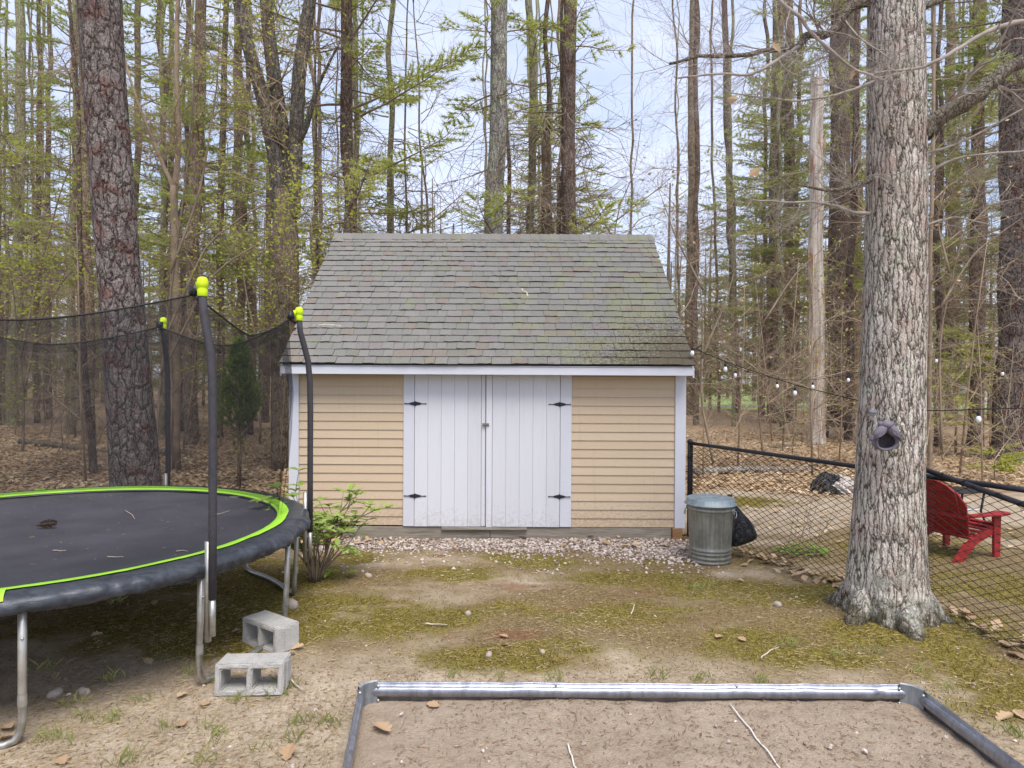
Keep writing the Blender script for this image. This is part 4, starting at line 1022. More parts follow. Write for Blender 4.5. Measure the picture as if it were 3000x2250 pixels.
# heap behind the fence
hp = gd(2475, 1450); n_, m_ = 40, 20; ang = np.linspace(0, 2 * PI, n_, endpoint=False)
heap = thing('tarp_heap', 'crumpled black and pale tarpaulin heap behind the fence by the oak', 'tarp', (hp[0], hp[1] + .3, 0))
for nm, mt_, sc_, off, sd_ in (('pale_sheet', 'trash', (.34, .28, .28), (.05, 0, 0), 3), ('black_sheet', 'bag', (.24, .2, .32), (-.16, -.05, 0), 4)):
    rows = []
    for t in np.linspace(0, 1, m_):
        rr_ = math.cos(t * PI / 2) ** .7; k = 1 + 1.1 * (fbm(np.cos(ang) * 3.4 + t * 5, np.sin(ang) * 3.4, sd_, 4) - .5)
        rows.append(np.stack((off[0] + sc_[0] * rr_ * k * np.cos(ang), off[1] + sc_[1] * rr_ * k * np.sin(ang), sc_[2] * (math.sin(t * PI / 2)) * (1 + .5 * (fbm(np.cos(ang) * 2, np.sin(ang) * 2 + t, sd_ + 5, 3) - .5)) - .02), -1))
    m = MB(); m.grid(np.array(rows), wrap=True); m.build(nm, MAT[mt_], heap)

# ------------------------------------------------------------------ string lights
def lights(label, pts, bulbs, r=.0055, bs=1.0):
    P3 = np.array([at(*p) for p in pts]); o0 = P3[0].copy()
    st = thing('string_lights', label, 'string lights', o0)
    ti = np.linspace(0, len(P3) - 1, 60); cur = np.stack([np.interp(ti, np.arange(len(P3)), P3[:, k]) for k in range(3)], -1)
    ker = np.ones(5) / 5; sm = np.stack([np.convolve(np.pad(cur[:, k], 2, mode='edge'), ker, 'valid') for k in range(3)], -1)
    m = MB(); m.tube(sm - o0, r, 6); m.build('cord', MAT['cord'], st, smooth=True)
    for px, py, D in bulbs:
        c = at(px, py, D)
        b = MB(); b.lathe([(.0005, -.055), (.012, -.052), (.024, -.04), (.031, -.02), (.030, .0), (.022, .022), (.016, .035)], 14, Matrix.Translation(c - o0) @ Matrix.Scale(bs, 4)); bo = b.build('bulb', MAT['bulb'], st, smooth=True)
        b = MB(); b.lathe([(.018, .030), (.020, .036), (.020, .075), (.012, .085), (.0005, .088)], 12, Matrix.Translation(c - o0) @ Matrix.Scale(bs, 4)); b.build('socket', MAT['cord'], bo, smooth=True)
        i = np.argmin(np.abs(sm[:, 0] - c[0])); b = MB(); b.tube([c - o0 + np.array((0, 0, .08 * bs)), sm[i] - o0], .003, 5); b.build('lead', MAT['cord'], bo)
lights('nearer sagging bulb string from the shed eave past the oak to the right', [(2026, 1018, 7.8), (2125, 1060, 8.0), (2329, 1128, 8.4), (2480, 1165, 7.6), (2600, 1195, 6.6), (2740, 1204, 6.3), (2867, 1199, 6.1), (3040, 1194, 5.9)],
       [(2028, 1033, 7.8), (2125, 1080, 8.0), (2329, 1150, 8.2), (2867, 1226, 6.1)], bs=.72)
lights('farther bulb string strung between the woodland trunks behind the oak', [(2090, 1040, 12), (2154, 1078, 12), (2277, 1112, 12), (2381, 1114, 12.2), (2485, 1098, 12.5), (2640, 1060, 13), (2743, 1042, 13), (2840, 1062, 13), (2937, 1078, 13), (3040, 1080, 13)],
       [(2154, 1098, 12), (2277, 1130, 12), (2381, 1132, 12.2), (2485, 1112, 12.5), (2743, 1056, 13), (2937, 1094, 13)], bs=.85)

# ------------------------------------------------------------------ trees: helpers
def trunk_mesh(pts, rad, n=16, step=.25, flare=.0, rough=.05, seed=0, wob=.0, mat=None, roots=5, name='trunk'):
    pts = np.asarray(pts, float); z = pts[:, 2]; H_ = z[-1]
    zz = np.unique(np.concatenate((np.arange(z[0], min(z[0] + .7, H_), .06), np.arange(z[0], H_, step), [H_])))
    P3 = np.stack((np.interp(zz, z, pts[:, 0]), np.interp(zz, z, pts[:, 1]), zz), -1); r = np.interp(zz, z, rad)
    if wob:
        P3[:, 0] += (vnoise(zz * .7, zz * 0 + seed, seed) - .5) * wob * np.clip(zz / 2, 0, 1); P3[:, 1] += (vnoise(zz * .7, zz * 0 + seed + 9, seed + 1) - .5) * wob * np.clip(zz / 2, 0, 1)
    a = np.linspace(0, 2 * PI, n, endpoint=False)
    ca, sa = np.cos(a), np.sin(a)
    rr_ = r[:, None] * (1 + rough * 2 * (fbm(ca[None] * 2.2 + seed * 3.1 + zz[:, None] * .0, sa[None] * 2.2 + zz[:, None] * .9, seed, 3) - .5))
    if flare:
        fl_ = np.exp(-np.clip(zz, 0, 9) / .22)[:, None]; lob = .55 + .45 * np.cos(a * roots + seed * 1.3)[None] + .5 * (vnoise(a * 1.6, a * 0 + seed, seed + 3)[None] - .5)
        rr_ = rr_ * (1 + flare * fl_ * np.clip(lob, .1, 1.6))
    V = np.stack((P3[:, 0, None] + rr_ * ca, P3[:, 1, None] + rr_ * sa, np.broadcast_to(zz[:, None], rr_.shape)), -1)
    m = MB(); m.grid(V, wrap=True)
    m.add(np.vstack((V[-1], V[-1].mean(0))), t=[(n, j, (j + 1) % n) for j in range(n)])
    return m.mesh(name, mat, True)
def nz_(v): return v / (np.linalg.norm(v) + 1e-9)
def twig(mb, p, d, L_, r, depth, rg, droop=0.0, n=4, sides=3, ends=None, kink=.35):
    pts = [np.array(p, float)]; d = nz_(np.array(d, float)); seg = L_ / n
    for i in range(n):
        d = nz_(d + (rg.random(3) - .5) * kink + np.array((0, 0, -droop * .3)))
        pts.append(pts[-1] + d * seg)
    mb.tube(pts, np.linspace(r, r * .35, n + 1), sides, cap=False)
    if depth > 0:
        for i in range(1, n + 1):
            for _ in range(1 if depth > 1 else rg.integers(1, 3)):
                s = nz_((rg.random(3) - .5)); s = nz_(d * .75 + (s - d * np.dot(s, d)) * .9)
                twig(mb, pts[i] if i < n or depth < 2 else pts[i], s, L_ * (.42 + .25 * rg.random()), r * .5, depth - 1, rg, droop, max(2, n - 1), 3, ends, kink)
    elif ends is not None: ends.extend(pts[1:])
    return pts
def leaf_cloud(mb, P3, rg, size, per=3, spread=.1, flat=.4):
    P3 = np.repeat(np.asarray(P3, float), per, 0); k = len(P3)
    if k == 0: return
    c = P3 + (rg.random((k, 3)) - .5) * spread * 2
    u = rg.normal(size=(k, 3)); u[:, 2] *= flat; u /= np.linalg.norm(u, axis=1)[:, None]
    v = np.cross(u, rg.normal(size=(k, 3))); v /= np.linalg.norm(v, axis=1)[:, None] + 1e-9
    s = size * (.6 + .8 * rg.random(k))[:, None]
    V = np.stack((c, c + u * s * .5 + v * s * .3, c + u * s, c + u * s * .5 - v * s * .3), 1).reshape(-1, 3)
    b = np.arange(k) * 4; mb.add(V, q=np.stack((b, b + 1, b + 2, b + 3), -1))
def tufts(mb, P3, Dr, rg, ln=.16, wd=.02, per=6, spread=.8):
    P3 = np.repeat(np.asarray(P3, float), per, 0); Dr = np.repeat(np.asarray(Dr, float), per, 0); k = len(P3)
    d = Dr + rg.normal(size=(k, 3)) * spread * .6; d /= np.linalg.norm(d, axis=1)[:, None] + 1e-9
    s = np.cross(d, rg.normal(size=(k, 3))); s /= np.linalg.norm(s, axis=1)[:, None] + 1e-9
    l_ = (ln * (.6 + .7 * rg.random(k)))[:, None]
    V = np.stack((P3 - s * wd / 2, P3 + s * wd / 2, P3 + d * l_), 1).reshape(-1, 3); b = np.arange(k) * 3
    mb.add(V, t=np.stack((b, b + 1, b + 2), -1))
def pine_crown(seed, z0, z1, Rm, nb, mat, name='crown', live=1.0, per=13, wd=.019, ln=.135, up=.15, r_in=0.05, twig_gap=.17):
    rg = np.random.default_rng(seed); wood = MB(); nd = MB(); TP, TD = [], []
    for b in range(nb):
        t = rg.random() ** .9; z = z0 + (z1 - z0) * t; az = rg.random() * 2 * PI
        Lb = Rm * (.35 + .65 * (1 - t) ** .7) * (.55 + .6 * rg.random())
        d = np.array((math.cos(az), math.sin(az), up + .25 * t + (rg.random() - .5) * .3)); p = np.array((math.cos(az) * r_in, math.sin(az) * r_in, z)); pts = [p]
        for i in range(6):
            d = nz_(d + (rg.random(3) - .5) * .22 + np.array((0, 0, .03 - .06 * (i < 3)))); p = p + d * Lb / 6; pts.append(p)
        pts = np.array(pts); wood.tube(pts, np.linspace(.009 + .008 * Lb, .004, 7), 4, cap=False)
        s = .3 * Lb
        while s < Lb:
            f = s / Lb * 6; i = min(int(f), 5); q = pts[i] + (pts[i + 1] - pts[i]) * (f - i); dd = nz_(pts[i + 1] - pts[i])
            for sg in (-1, 1):
                sd_ = nz_(np.cross(dd, (0, 0, 1))) * sg; td = nz_(dd * .7 + sd_ * .8 + np.array((0, 0, (rg.random() - .4) * .5))); tl = (.25 + .35 * rg.random()) * min(1, .5 + (Lb - s) / Lb)
                e = q + td * tl; wood.tube(np.array((q, e)), (.006, .003), 3, cap=False)
                if rg.random() < live:
                    for k in (.25, .5, .75, 1.0): TP.append(q + td * tl * k); TD.append(td)
            s += twig_gap * (.7 + .6 * rg.random())
        TP.append(pts[-1]); TD.append(dd)
    tufts(nd, TP, TD, rg, ln, wd, per)
    return wood.mesh('branches', MAT['dark_twig']), nd.mesh('crown', mat)
def dead_branches(seed, z0, z1, nb, Lm, mat):
    rg = np.random.default_rng(seed); m = MB()
    for b in range(nb):
        z = z0 + (z1 - z0) * rg.random(); az = rg.random() * 2 * PI
        twig(m, (0, 0, z), (math.cos(az), math.sin(az), (rg.random() - .55) * .7), Lm * (.4 + .7 * rg.random()), .012 + .006 * rg.random(), 1 if rg.random() < .75 else 2, rg, .12, 5, 3)
    return m.mesh('dead_branches', mat)
def bare_crown(seed, z0, z1, nb, Lm, mat, leaf=None, lsize=.05, per=2, depth=2, r=.02, upw=.5):
    rg = np.random.default_rng(seed); m = MB(); ends = []
    for b in range(nb):
        t = (b + rg.random()) / nb; z = z0 + (z1 - z0) * t; az = b * 2.4 + rg.random()
        twig(m, (0, 0, z), (math.cos(az), math.sin(az), upw * (.5 + rg.random())), Lm * (1 - .55 * t) * (.6 + .6 * rg.random()), r * (1 - .6 * t), depth, rg, 0, 5, 4, ends, .4)
    lv = None
    if leaf is not None:
        q = MB(); leaf_cloud(q, ends[::5], rg, lsize, per, .07); lv = q.mesh('leaves', leaf)
    return m.mesh('branches', mat), lv
PINE = [pine_crown(100 + k, 4.4 + .5 * k, 17, 3.2, 54, MAT['needle' if k % 2 else 'dark_needle']) for k in range(4)]
LACE = [pine_crown(140 + k, 4.0, 15.5, 2.5, 34, MAT['needle'], live=.6) for k in range(2)]
SPARSE = [pine_crown(160 + k, 4.5, 12.5, 2.2, 13, MAT['needle'], live=.7) for k in range(2)]
YPINE = [pine_crown(180 + k, .8, 9.0, 2.0, 84, MAT['young_pine'], per=10, wd=.028, ln=.16, up=.2, twig_gap=.22) for k in range(3)]
DEAD = [dead_branches(200 + k, 2.0, 11.5, 46, 2.0, MAT['dark_twig']) for k in range(3)]
DEADL = [dead_branches(220 + k, 1.2, 8.0, 34, 1.7, MAT['dark_twig']) for k in range(3)]
BARE = [bare_crown(240 + k, 2.5, 11, 20, 2.2, MAT['twig'], None) for k in range(3)]
SAPL = [bare_crown(260 + k, .7, 3.9, 15, 1.1, MAT['twig'], MAT['spring_leaf'] if k % 2 else None, .045, 1, 2, .010, .6) for k in range(4)]

def tree(name, label, D, xb, xt, wpx, wtop, bark, kind, H=20.0, group=None, seed=0, sides=None, ytop=0.0, flare=.35, wob=.15):
    b = at(xb, HOR + CAMH * F / D, D); b[2] = float(gz(np.array([b[0]]), np.array([b[1]]))[0])
    tp_ = at(xt, ytop, D); vis = tp_[2] - b[2]; d = tp_ - b
    lean = d[0] / d[2]
    t = thing(name, label, 'tree', b, (0, math.atan(lean), 0), group)
    r0, r1 = wpx * D / F / 2, wtop * D / F / 2
    hs = np.array((-.15, 0, vis, max(H, vis + .1))); rr_ = np.array((r0, r0, r1, max(r1 - (r0 - r1) * (H - vis) / max(vis, 1) - .03, .03)))
    link(trunk_mesh(np.c_[hs * 0, hs * 0, hs], rr_, sides or (20 if D < 16 else 12), .25 if D < 20 else .5, flare, .07, seed, wob, MAT[bark]), 'trunk', t)
    rz = (seed * 1.7) % 6.28
    def add(me, nm, s=1.0):
        if me: o = link(me, nm, t, rot=(0, 0, rz)); o.scale = (s, s, s); o['kind'] = 'stuff'
    if kind == 'sparse': w_, c_ = SPARSE[seed % 2]; add(w_, 'branches'); add(c_, 'crown'); add(DEADL[seed % 3], 'dead_branches')
    if kind in ('pine', 'lace'):
        w_, c_ = (PINE if kind == 'pine' else LACE)[seed % (4 if kind == 'pine' else 2)]; add(w_, 'branches'); add(c_, 'crown'); add(DEAD[seed % 3], 'dead_branches')
    elif kind == 'dead': add(DEAD[seed % 3], 'dead_branches')
    elif kind == 'deadlow': add(DEADL[seed % 3], 'dead_branches')
    elif kind == 'bare': add(BARE[seed % 3][0], 'branches'); add(BARE[seed % 3][1], 'leaves')
    return t

# ------------------------------------------------------------------ the oak beside the fence
oak = thing('oak_tree', 'big grey oak with furrowed lichen bark in front of the fence', 'tree', OAK)
oz = lambda py: at(2600, py, 5.25)[2]; ox_ = lambda px, py: at(px, py, 5.25)[0] - OAK[0]
opts = [(ox_(2606, 1838) + .01, 0, -.12), (ox_(2606, 1838) + .01, 0, 0), (ox_(2600, 1700), 0, oz(1700)), (ox_(2609, 1400), 0, oz(1400)), (ox_(2620, 1000), 0, oz(1000)), (ox_(2625, 600), 0, oz(600)), (ox_(2620, 0), 0, oz(0)), (ox_(2612, -600), .05, oz(-600)), (.0, .1, 10.5)]
orad = [.30, .292, .274, .242, .224, .212, .192, .17, .11]
me = trunk_mesh(opts, orad, 96, .035, .26, .05, 3, .02, MAT['oak_bark'], 5)
link(me, 'trunk', oak)
for k, (a, ln_, r_) in enumerate(((-1.62, .12, .085), (-2.7, .10, .075), (-.35, .10, .07), (.9, .2, .08), (2.3, .2, .08))):
    c, s_ = math.cos(a), math.sin(a); m = MB()
    m.tube([(c * .20, s_ * .20, .34), (c * .27, s_ * .27, .20), (c * .33, s_ * .33, .10), (c * (.36 + ln_ * .3), s_ * (.36 + ln_ * .3), .045), (c * (.38 + ln_), s_ * (.38 + ln_), -.06)], [r_ * .7, r_ * 1.05, r_ * 1.1, r_ * .9, r_ * .4], 16)
    m.build('root', MAT['oak_bark'], oak, smooth=True)
def limb(pts, r0, r1, name, mat, parent, origin, rg, ntw=8, tl=.5, td=1, sides=8, sub=4, ends=None, tmat=None):
    P3 = np.array([at(*p) for p in pts]) - origin; ti = np.linspace(0, len(P3) - 1, (len(P3) - 1) * sub + 1)
    cur = np.stack([np.interp(ti, np.arange(len(P3)), P3[:, k]) for k in range(3)], -1)
    ker = np.array((.25, .5, .25)); cur[1:-1] = np.stack([np.convolve(cur[:, k], ker, 'valid') for k in range(3)], -1)
    cur[1:-1] += (rg.random(cur[1:-1].shape) - .5) * r0 * .35
    m = MB(); rads = np.linspace(r0, r1, len(cur)) * (1 + .12 * (rg.random(len(cur)) - .5)); m.tube(cur, rads, sides, cap=True); o = m.build(name, mat, parent, smooth=True)
    if ntw:
        m = MB(); n = len(cur)
        for k in range(ntw):
            i = int(rg.integers(max(1, n // 6), n)); dd = nz_(cur[min(i + 1, n - 1)] - cur[i - 1]); s = rg.normal(size=3); s = nz_(s - dd * np.dot(s, dd))
            twig(m, cur[i], nz_(dd * .7 + s * .8), tl * (.5 + .8 * rg.random()), max(.0025, rads[i] * .32), td, rg, 0, 6, 4, ends, .4)
        tag(m.build('twigs', tmat or MAT['oak_twig'], o), kind='stuff')
    return o
rg = np.random.default_rng(5)
B = MAT['limb_bark']; TW = MAT['oak_twig']
limb([(2650, 405, 5.22), (2715, 372, 5.16), (2775, 325, 5.12), (2850, 285, 5.1), (2905, 240, 5.1), (2960, 195, 5.12), (3040, 160, 5.15), (3200, 60, 5.2)], .072, .042, 'limb', B, oak, OAK, rg, 5, .5, 1)
limb([(2700, 395, 5.17), (2695, 370, 5.17), (2712, 350, 5.17)], .085, .06, 'limb_collar', B, oak, OAK, rg, 0)
limb([(2570, 5, 5.3), (2510, 14, 5.3), (2478, 32, 5.3), (2455, 82, 5.28), (2410, 112, 5.25), (2365, 100, 5.2), (2335, 140, 5.2), (2260, 152, 5.15), (2150, 166, 5.1), (2040, 168, 5.05), (1960, 190, 5.0)], .042, .010, 'limb', B, oak, OAK, rg, 22, .5, 2)
limb([(2340, 138, 5.2), (2290, 170, 5.1), (2235, 205, 5.0), (2190, 225, 4.95), (2100, 218, 4.9), (1985, 232, 4.8)], .016, .006, 'limb', TW, oak, OAK, rg, 12, .4, 2)
limb([(3060, 60, 4.9), (2965, 70, 4.75), (2895, 92, 4.7), (2830, 130, 4.65), (2760, 172, 4.6), (2700, 200, 4.6), (2640, 208, 4.6), (2560, 216, 4.6), (2540, 232, 4.6)], .018, .006, 'limb', TW, oak, OAK, rg, 6, .4, 2)
limb([(2255, -20, 4.7), (2300, 25, 4.65), (2345, 55, 4.6), (2365, 92, 4.6), (2430, 152, 4.55), (2495, 205, 4.55), (2545, 222, 4.5), (2582, 240, 4.5), (2605, 224, 4.5)], .014, .005, 'limb', TW, oak, OAK, rg, 16, .45, 2)
limb([(2545, 530, 5.2), (2500, 545, 5.1), (2450, 558, 5.0), (2395, 556, 4.95), (2330, 540, 4.9)], .022, .006, 'limb', B, oak, OAK, rg, 9, .45, 2)
limb([(2545, 628, 5.2), (2490, 622, 5.1), (2450, 604, 5.0), (2380, 592, 4.9), (2310, 594, 4.85), (2200, 586, 4.8)], .016, .004, 'limb', TW, oak, OAK, rg, 10, .5, 2)
limb([(2690, 455, 5.2), (2780, 432, 5.2), (2860, 395, 5.2), (2990, 322, 5.2)], .012, .005, 'limb', TW, oak, OAK, rg, 5, .4, 2)
limb([(2690, 520, 5.2), (2745, 490, 5.2), (2810, 460, 5.2), (3040, 440, 5.2)], .014, .006, 'limb', TW, oak, OAK, rg, 7, .45, 2)
limb([(2690, 670, 5.2), (2740, 650, 5.2), (2800, 635, 5.2), (2900, 660, 5.2)], .012, .004, 'limb', TW, oak, OAK, rg, 8, .4, 2)
limb([(2690, 30, 5.2), (2760, 0, 5.2), (2850, -30, 5.2), (2990, -90, 5.2)], .03, .01, 'limb', B, oak, OAK, rg, 7, .5, 2)
limb([(2560, 240, 5.2), (2500, 265, 5.15), (2430, 285, 5.1), (2330, 300, 5.05), (2200, 285, 5.0), (2120, 270, 5.0)], .012, .004, 'limb', TW, oak, OAK, rg, 12, .45, 2)
for k in range(7):
    a = k * 2.4; p0 = (0, 0, 5.6 + k * .6); m = MB(); twig(m, p0, (math.cos(a), math.sin(a), .6), 3.2, .06, 2, rg, 0, 6, 6, None, .35); m.build('limb', B, oak, smooth=True)
def oak_leaf_mesh(seed, s=.12):
    rg_ = np.random.default_rng(seed); n = 13; t = np.linspace(0, 1, n); lob = .16 + .17 * np.abs(np.sin(t * PI * 3.6 + .3)) ; env = np.sin(np.clip(t * 1.02, 0, 1) * PI) ** .55; w_ = lob * env * 1.15
    cur = (rg_.random() * .25 + .05); z = .0 + cur * .35 * (t - .5) ** 2
    sg = .12 * rg_.random() + .06
    V = np.stack([np.c_[t - .5, w_, z + sg * (w_ / .3) ** 1.5 + .03 * rg_.random(n)], np.c_[t - .5, w_ * 0, z], np.c_[t - .5, -w_, z + sg * (w_ / .3) ** 1.5 + .03 * rg_.random(n)]]) * s
    m = MB(); m.grid(V); m.tube(np.array([(-.5, 0, z[0]), (-.72, .03, z[0] + .02)]) * s, .008 * s, 3)
    return m.mesh('oak_leaf', MAT['oak_leaf'])
OL = [oak_leaf_mesh(k) for k in range(6)]
for k, (px, py, D) in enumerate([(2270, 132, 5.1), (2488, 207, 4.56), (2142, 280, 4.98), (2210, 492, 4.9), (2418, 405, 5.0)]):
    o = link(OL[k % 6], 'dead_leaf', oak, at(px, py, D) - OAK - np.array((0, .0, .03)), (1.2, .8 + k, k * 1.1)); o.scale = (.8,) * 3

# carved face ornament hung on the oak
fc = at(2585, 1275, 4.985)
fd = thing('tree_face_feeder', 'grey resin feeder shaped as nose, moustache and open mouth on the oak', 'bird feeder', fc); fd.scale = (1.28, 1.2, 1.28)
def ell(m, c, r, rot=(0, 0, 0), n=14):
    t = np.linspace(0, PI, 10); Mx = Matrix.Translation(c) @ Euler(rot).to_matrix().to_4x4() @ Matrix.Diagonal((*r, 1))
    m.lathe([(max(math.sin(k), 1e-3), -math.cos(k)) for k in t], n, Mx)
m = MB(); u = np.linspace(0, 2 * PI, 36, endpoint=False)
def bowl(s, y): return np.stack(((.058 + .012 * np.sin(u - PI / 2) * -1) * s * np.cos(u) * (1 - .18 * np.sin(u)), np.full(36, y), .052 * s * np.sin(u) - .028), -1)
V = [bowl(.02, .0), bowl(.78, -.002), bowl(.84, -.03), bowl(.92, -.042), bowl(1.04, -.044), bowl(1.12, -.034), bowl(1.1, .0), bowl(.95, .035)]
for k in range(8): V[k][:, 2] = np.minimum(V[k][:, 2], .035)
m.grid(np.array(V[2:]), wrap=True); mo = m.build('mouth_bowl', MAT['resin'], fd, smooth=True); m = MB(); m.grid(np.array(V[:3]), wrap=True); m.build('mouth_hollow', MAT['hollow'], mo, smooth=True)
m = MB(); ell(m, (.0, -.05, .062), (.034, .032, .024)); ell(m, (-.028, -.04, .066), (.018, .02, .016)); ell(m, (.03, -.04, .066), (.018, .02, .016)); m.build('nose', MAT['resin'], fd, smooth=True)
for s_ in (-1, 1):
    m = MB(); ell(m, (s_ * .036, -.052, .026), (.050, .026, .027), (0, s_ * .72, 0)); ell(m, (s_ * .072, -.044, -.008), (.028, .016, .013), (0, s_ * .95, 0))
    for k in range(4): m.tube([(s_ * (.012 + .004 * k), -.074, .048 - .010 * k), (s_ * (.04 + .003 * k), -.079, .026 - .009 * k), (s_ * (.078), -.055, -.010 - .003 * k)], .004, 5)
    m.build('moustache', MAT['resin'], fd, smooth=True)
ec = at(2556, 1211, 5.0); ey = thing('tree_face_eye', 'small grey eye ornament on the oak above the face feeder', 'ornament', ec)
m = MB(); ell(m, (0, 0, 0), (.028, .022, .022)); m.build('eyeball', MAT['eye'], ey, smooth=True)
m = MB(); ell(m, (0, -.008, .012), (.034, .024, .012), (.3, 0, 0)); m.build('eyelid', MAT['resin'], ey, smooth=True)

# ------------------------------------------------------------------ the leaning pine by the trampoline
pb = at(405, HOR + CAMH * F / 8.7, 8.7); pb[2] = 0
pine = thing('pine_tree', 'thick leaning pine with scaly reddish bark behind the trampoline', 'tree', pb)
pts = [(x, y, z) for x, y, z in [at(405, 1545, 8.7) - pb, at(398, 1425, 8.7) - pb, at(372, 1050, 8.7) - pb, at(347, 750, 8.7) - pb, at(320, 375, 8.7) - pb, at(295, 0, 8.7) - pb, at(262, -700, 8.7) - pb, at(215, -1800, 8.7) - pb]]
pts[0] = (pts[0][0], 0, -.1)
link(trunk_mesh(pts, [.31, .285, .262, .25, .25, .255, .22, .10], 72, .05, .15, .05, 8, .02, MAT['pine_bark'], 4), 'trunk', pine)
w_, c_ = pine_crown(77, 7.5, 14, 3.0, 40, MAT['needle']); 
for me, nm in ((w_, 'branches'), (c_, 'crown')): tag(link(me, nm, pine, (-.6, 0, 0)), kind='stuff')

# ------------------------------------------------------------------ named woodland trees
TREES = [  # label, D, x base, x top, w base px, w top px, bark, kind, H
 ('grey-green trunk at the far left edge of the photo', 25, 35, 68, 32, 24, 'green_bark', 'lace', 20),
 ('thin straight trunk second from the left edge', 27, 108, 120, 15, 10, 'dark_bark', 'lace', 18),
 ('thin straight trunk third from the left edge', 30, 143, 152, 17, 11, 'dark_bark', 'deadlow', 16),
 ('mid-sized trunk just left of the leaning pine', 22, 205, 236, 21, 15, 'green_bark', 'pine', 20),
 ('brown trunk half hidden behind the leaning pine on its left', 19, 262, 240, 34, 26, 'brown_bark', 'dead', 18),
 ('thin dark trunk in the leaf litter left of the leaning pine', 13.2, 272, 215, 20, 9, 'dark_bark', 'deadlow', 10),
 ('slender brown trunk just right of the leaning pine', 24, 384, 415, 22, 16, 'brown_bark', 'pine', 19),
 ('stout brown trunk between the two tall trampoline poles', 18.8, 558, 590, 38, 30, 'brown_bark', 'pine', 20),
 ('slim trunk behind the tallest trampoline pole', 21, 640, 662, 24, 15, 'dark_bark', 'lace', 18),
 ('thin dark trunk directly behind the small cedar', 24, 706, 700, 18, 13, 'dark_bark', 'dead', 18),
 ('narrow trunk between the small cedar and the shed', 29, 778, 800, 20, 14, 'dark_bark', 'lace', 18),
 ('very thin dark trunk above the left end of the shed roof', 18, 928, 925, 11, 5, 'dark_bark', 'dead', 12),
 ('dark reddish trunk rising behind the left end of the roof ridge', 15, 1016, 1024, 38, 32, 'dark_bark', 'pine', 20),
 ('pale green trunk close behind the dark reddish one', 19, 1036, 1040, 18, 14, 'green_bark', 'sparse', 18),
 ('slim mossy trunk right of the dark reddish one behind the ridge', 17, 1128, 1148, 20, 15, 'green_bark', 'sparse', 18),
 ('thin sapling trunk in the sky gap left of the lichen trunk', 16, 1199, 1194, 10, 4, 'brown_bark', 'deadlow', 11),
 ('thin leaning sapling trunk nearer the lichen trunk', 15, 1282, 1218, 11, 3, 'brown_bark', 'bare', 9.5),
 ('thick lichen-spotted trunk rising behind the middle of the ridge', 14.5, 1430, 1461, 62, 46, 'lichen_bark', 'sparse', 20),
 ('dark slim trunk tucked right of the lichen trunk', 17, 1500, 1478, 17, 8, 'dark_bark', 'deadlow', 8),
 ('mossy mid-sized trunk in the clump behind the ridge', 17, 1556, 1556, 27, 20, 'green_bark', 'sparse', 19),
 ('narrow reddish trunk in the clump behind the ridge', 16, 1576, 1606, 17, 13, 'dark_bark', 'dead', 16),
 ('thick dark reddish trunk right of the clump behind the ridge', 15, 1660, 1674, 46, 38, 'dark_bark', 'sparse', 20),
 ('slim stem pressed against the thick reddish trunk', 15.3, 1636, 1652, 18, 9, 'brown_bark', 'deadlow', 9),
 ('tall straight trunk just right of the shed roof', 36, 2016, 2030, 27, 19, 'brown_bark', 'dead', 21),
 ('thin stem beside the right slope of the shed roof', 20, 1998, 1975, 10, 5, 'brown_bark', 'bare', 12),
 ('dark trunk with flared foot near the distant lawn', 38, 2158, 2118, 23, 17, 'dark_bark', 'lace', 21),
 ('left trunk of the close pair left of the dead snag', 32, 2268, 2277, 32, 26, 'brown_bark', 'pine', 21),
 ('right trunk of the close pair left of the dead snag', 30, 2313, 2307, 34, 28, 'brown_bark', 'pine', 21),
 ('thick dark pine trunk between the snag and the oak', 27, 2467, 2455, 64, 50, 'dark_bark', 'pine', 21),
 ('slimmer trunk just left of the oak behind the thick pine', 33, 2508, 2500, 30, 24, 'brown_bark', 'pine', 20),
 ('thin pale stem showing at the right edge of the oak', 14, 2724, 2728, 13, 9, 'beech_bark', 'bare', 11),
 ('brown trunk farther back between the oak and the right edge', 36, 2786, 2780, 32, 24, 'brown_bark', 'pine', 21),
 ('mid-sized brown trunk behind the yellow-green hemlock', 20.3, 2859, 2864, 40, 30, 'dark_bark', 'pine', 20),
 ('massive grey pine trunk at the far right edge', 16.3, 2992, 2990, 138, 100, 'pine_bark', 'pine', 21),
]
for i, (lb, D, xb, xt, wb, wt, bk_, kd, H_) in enumerate(TREES):
    tree('woodland_tree', lb, D, xb, xt, wb, wt, bk_, kd, H_, None, i + 1)
# broken stub in the clump behind the ridge
tree('broken_trunk', 'broken brown trunk stub ending low in the clump behind the ridge', 15.5, 1606, 1606, 27, 24, 'brown_bark', 'deadlow', 3.0, None, 61, ytop=400)
# dead snag
b = gd(2394, 1304); snag = thing('dead_snag', 'bleached barkless dead trunk with orange rot standing behind the fence', 'tree', b)
hs = at(2389, 235, b[1])[2]; dxs = at(2388, 235, b[1])[0] - b[0]
link(trunk_mesh([(0, 0, -.1), (0, 0, 0), (dxs * .4, 0, hs * .4), (dxs, 0, hs)], [.25, .235, .205, .175], 20, .15, .22, .12, 5, .05, MAT['snag']), 'trunk', snag)
m = MB()
for k in range(7):
    a = k * .9; m.tube([(dxs + .13 * math.cos(a), .13 * math.sin(a), hs - .1), (dxs + .12 * math.cos(a), .12 * math.sin(a), hs + .1 + .35 * rng.random())], (.06, .012), 5)
m.build('splinter_top', MAT['snag'], snag)
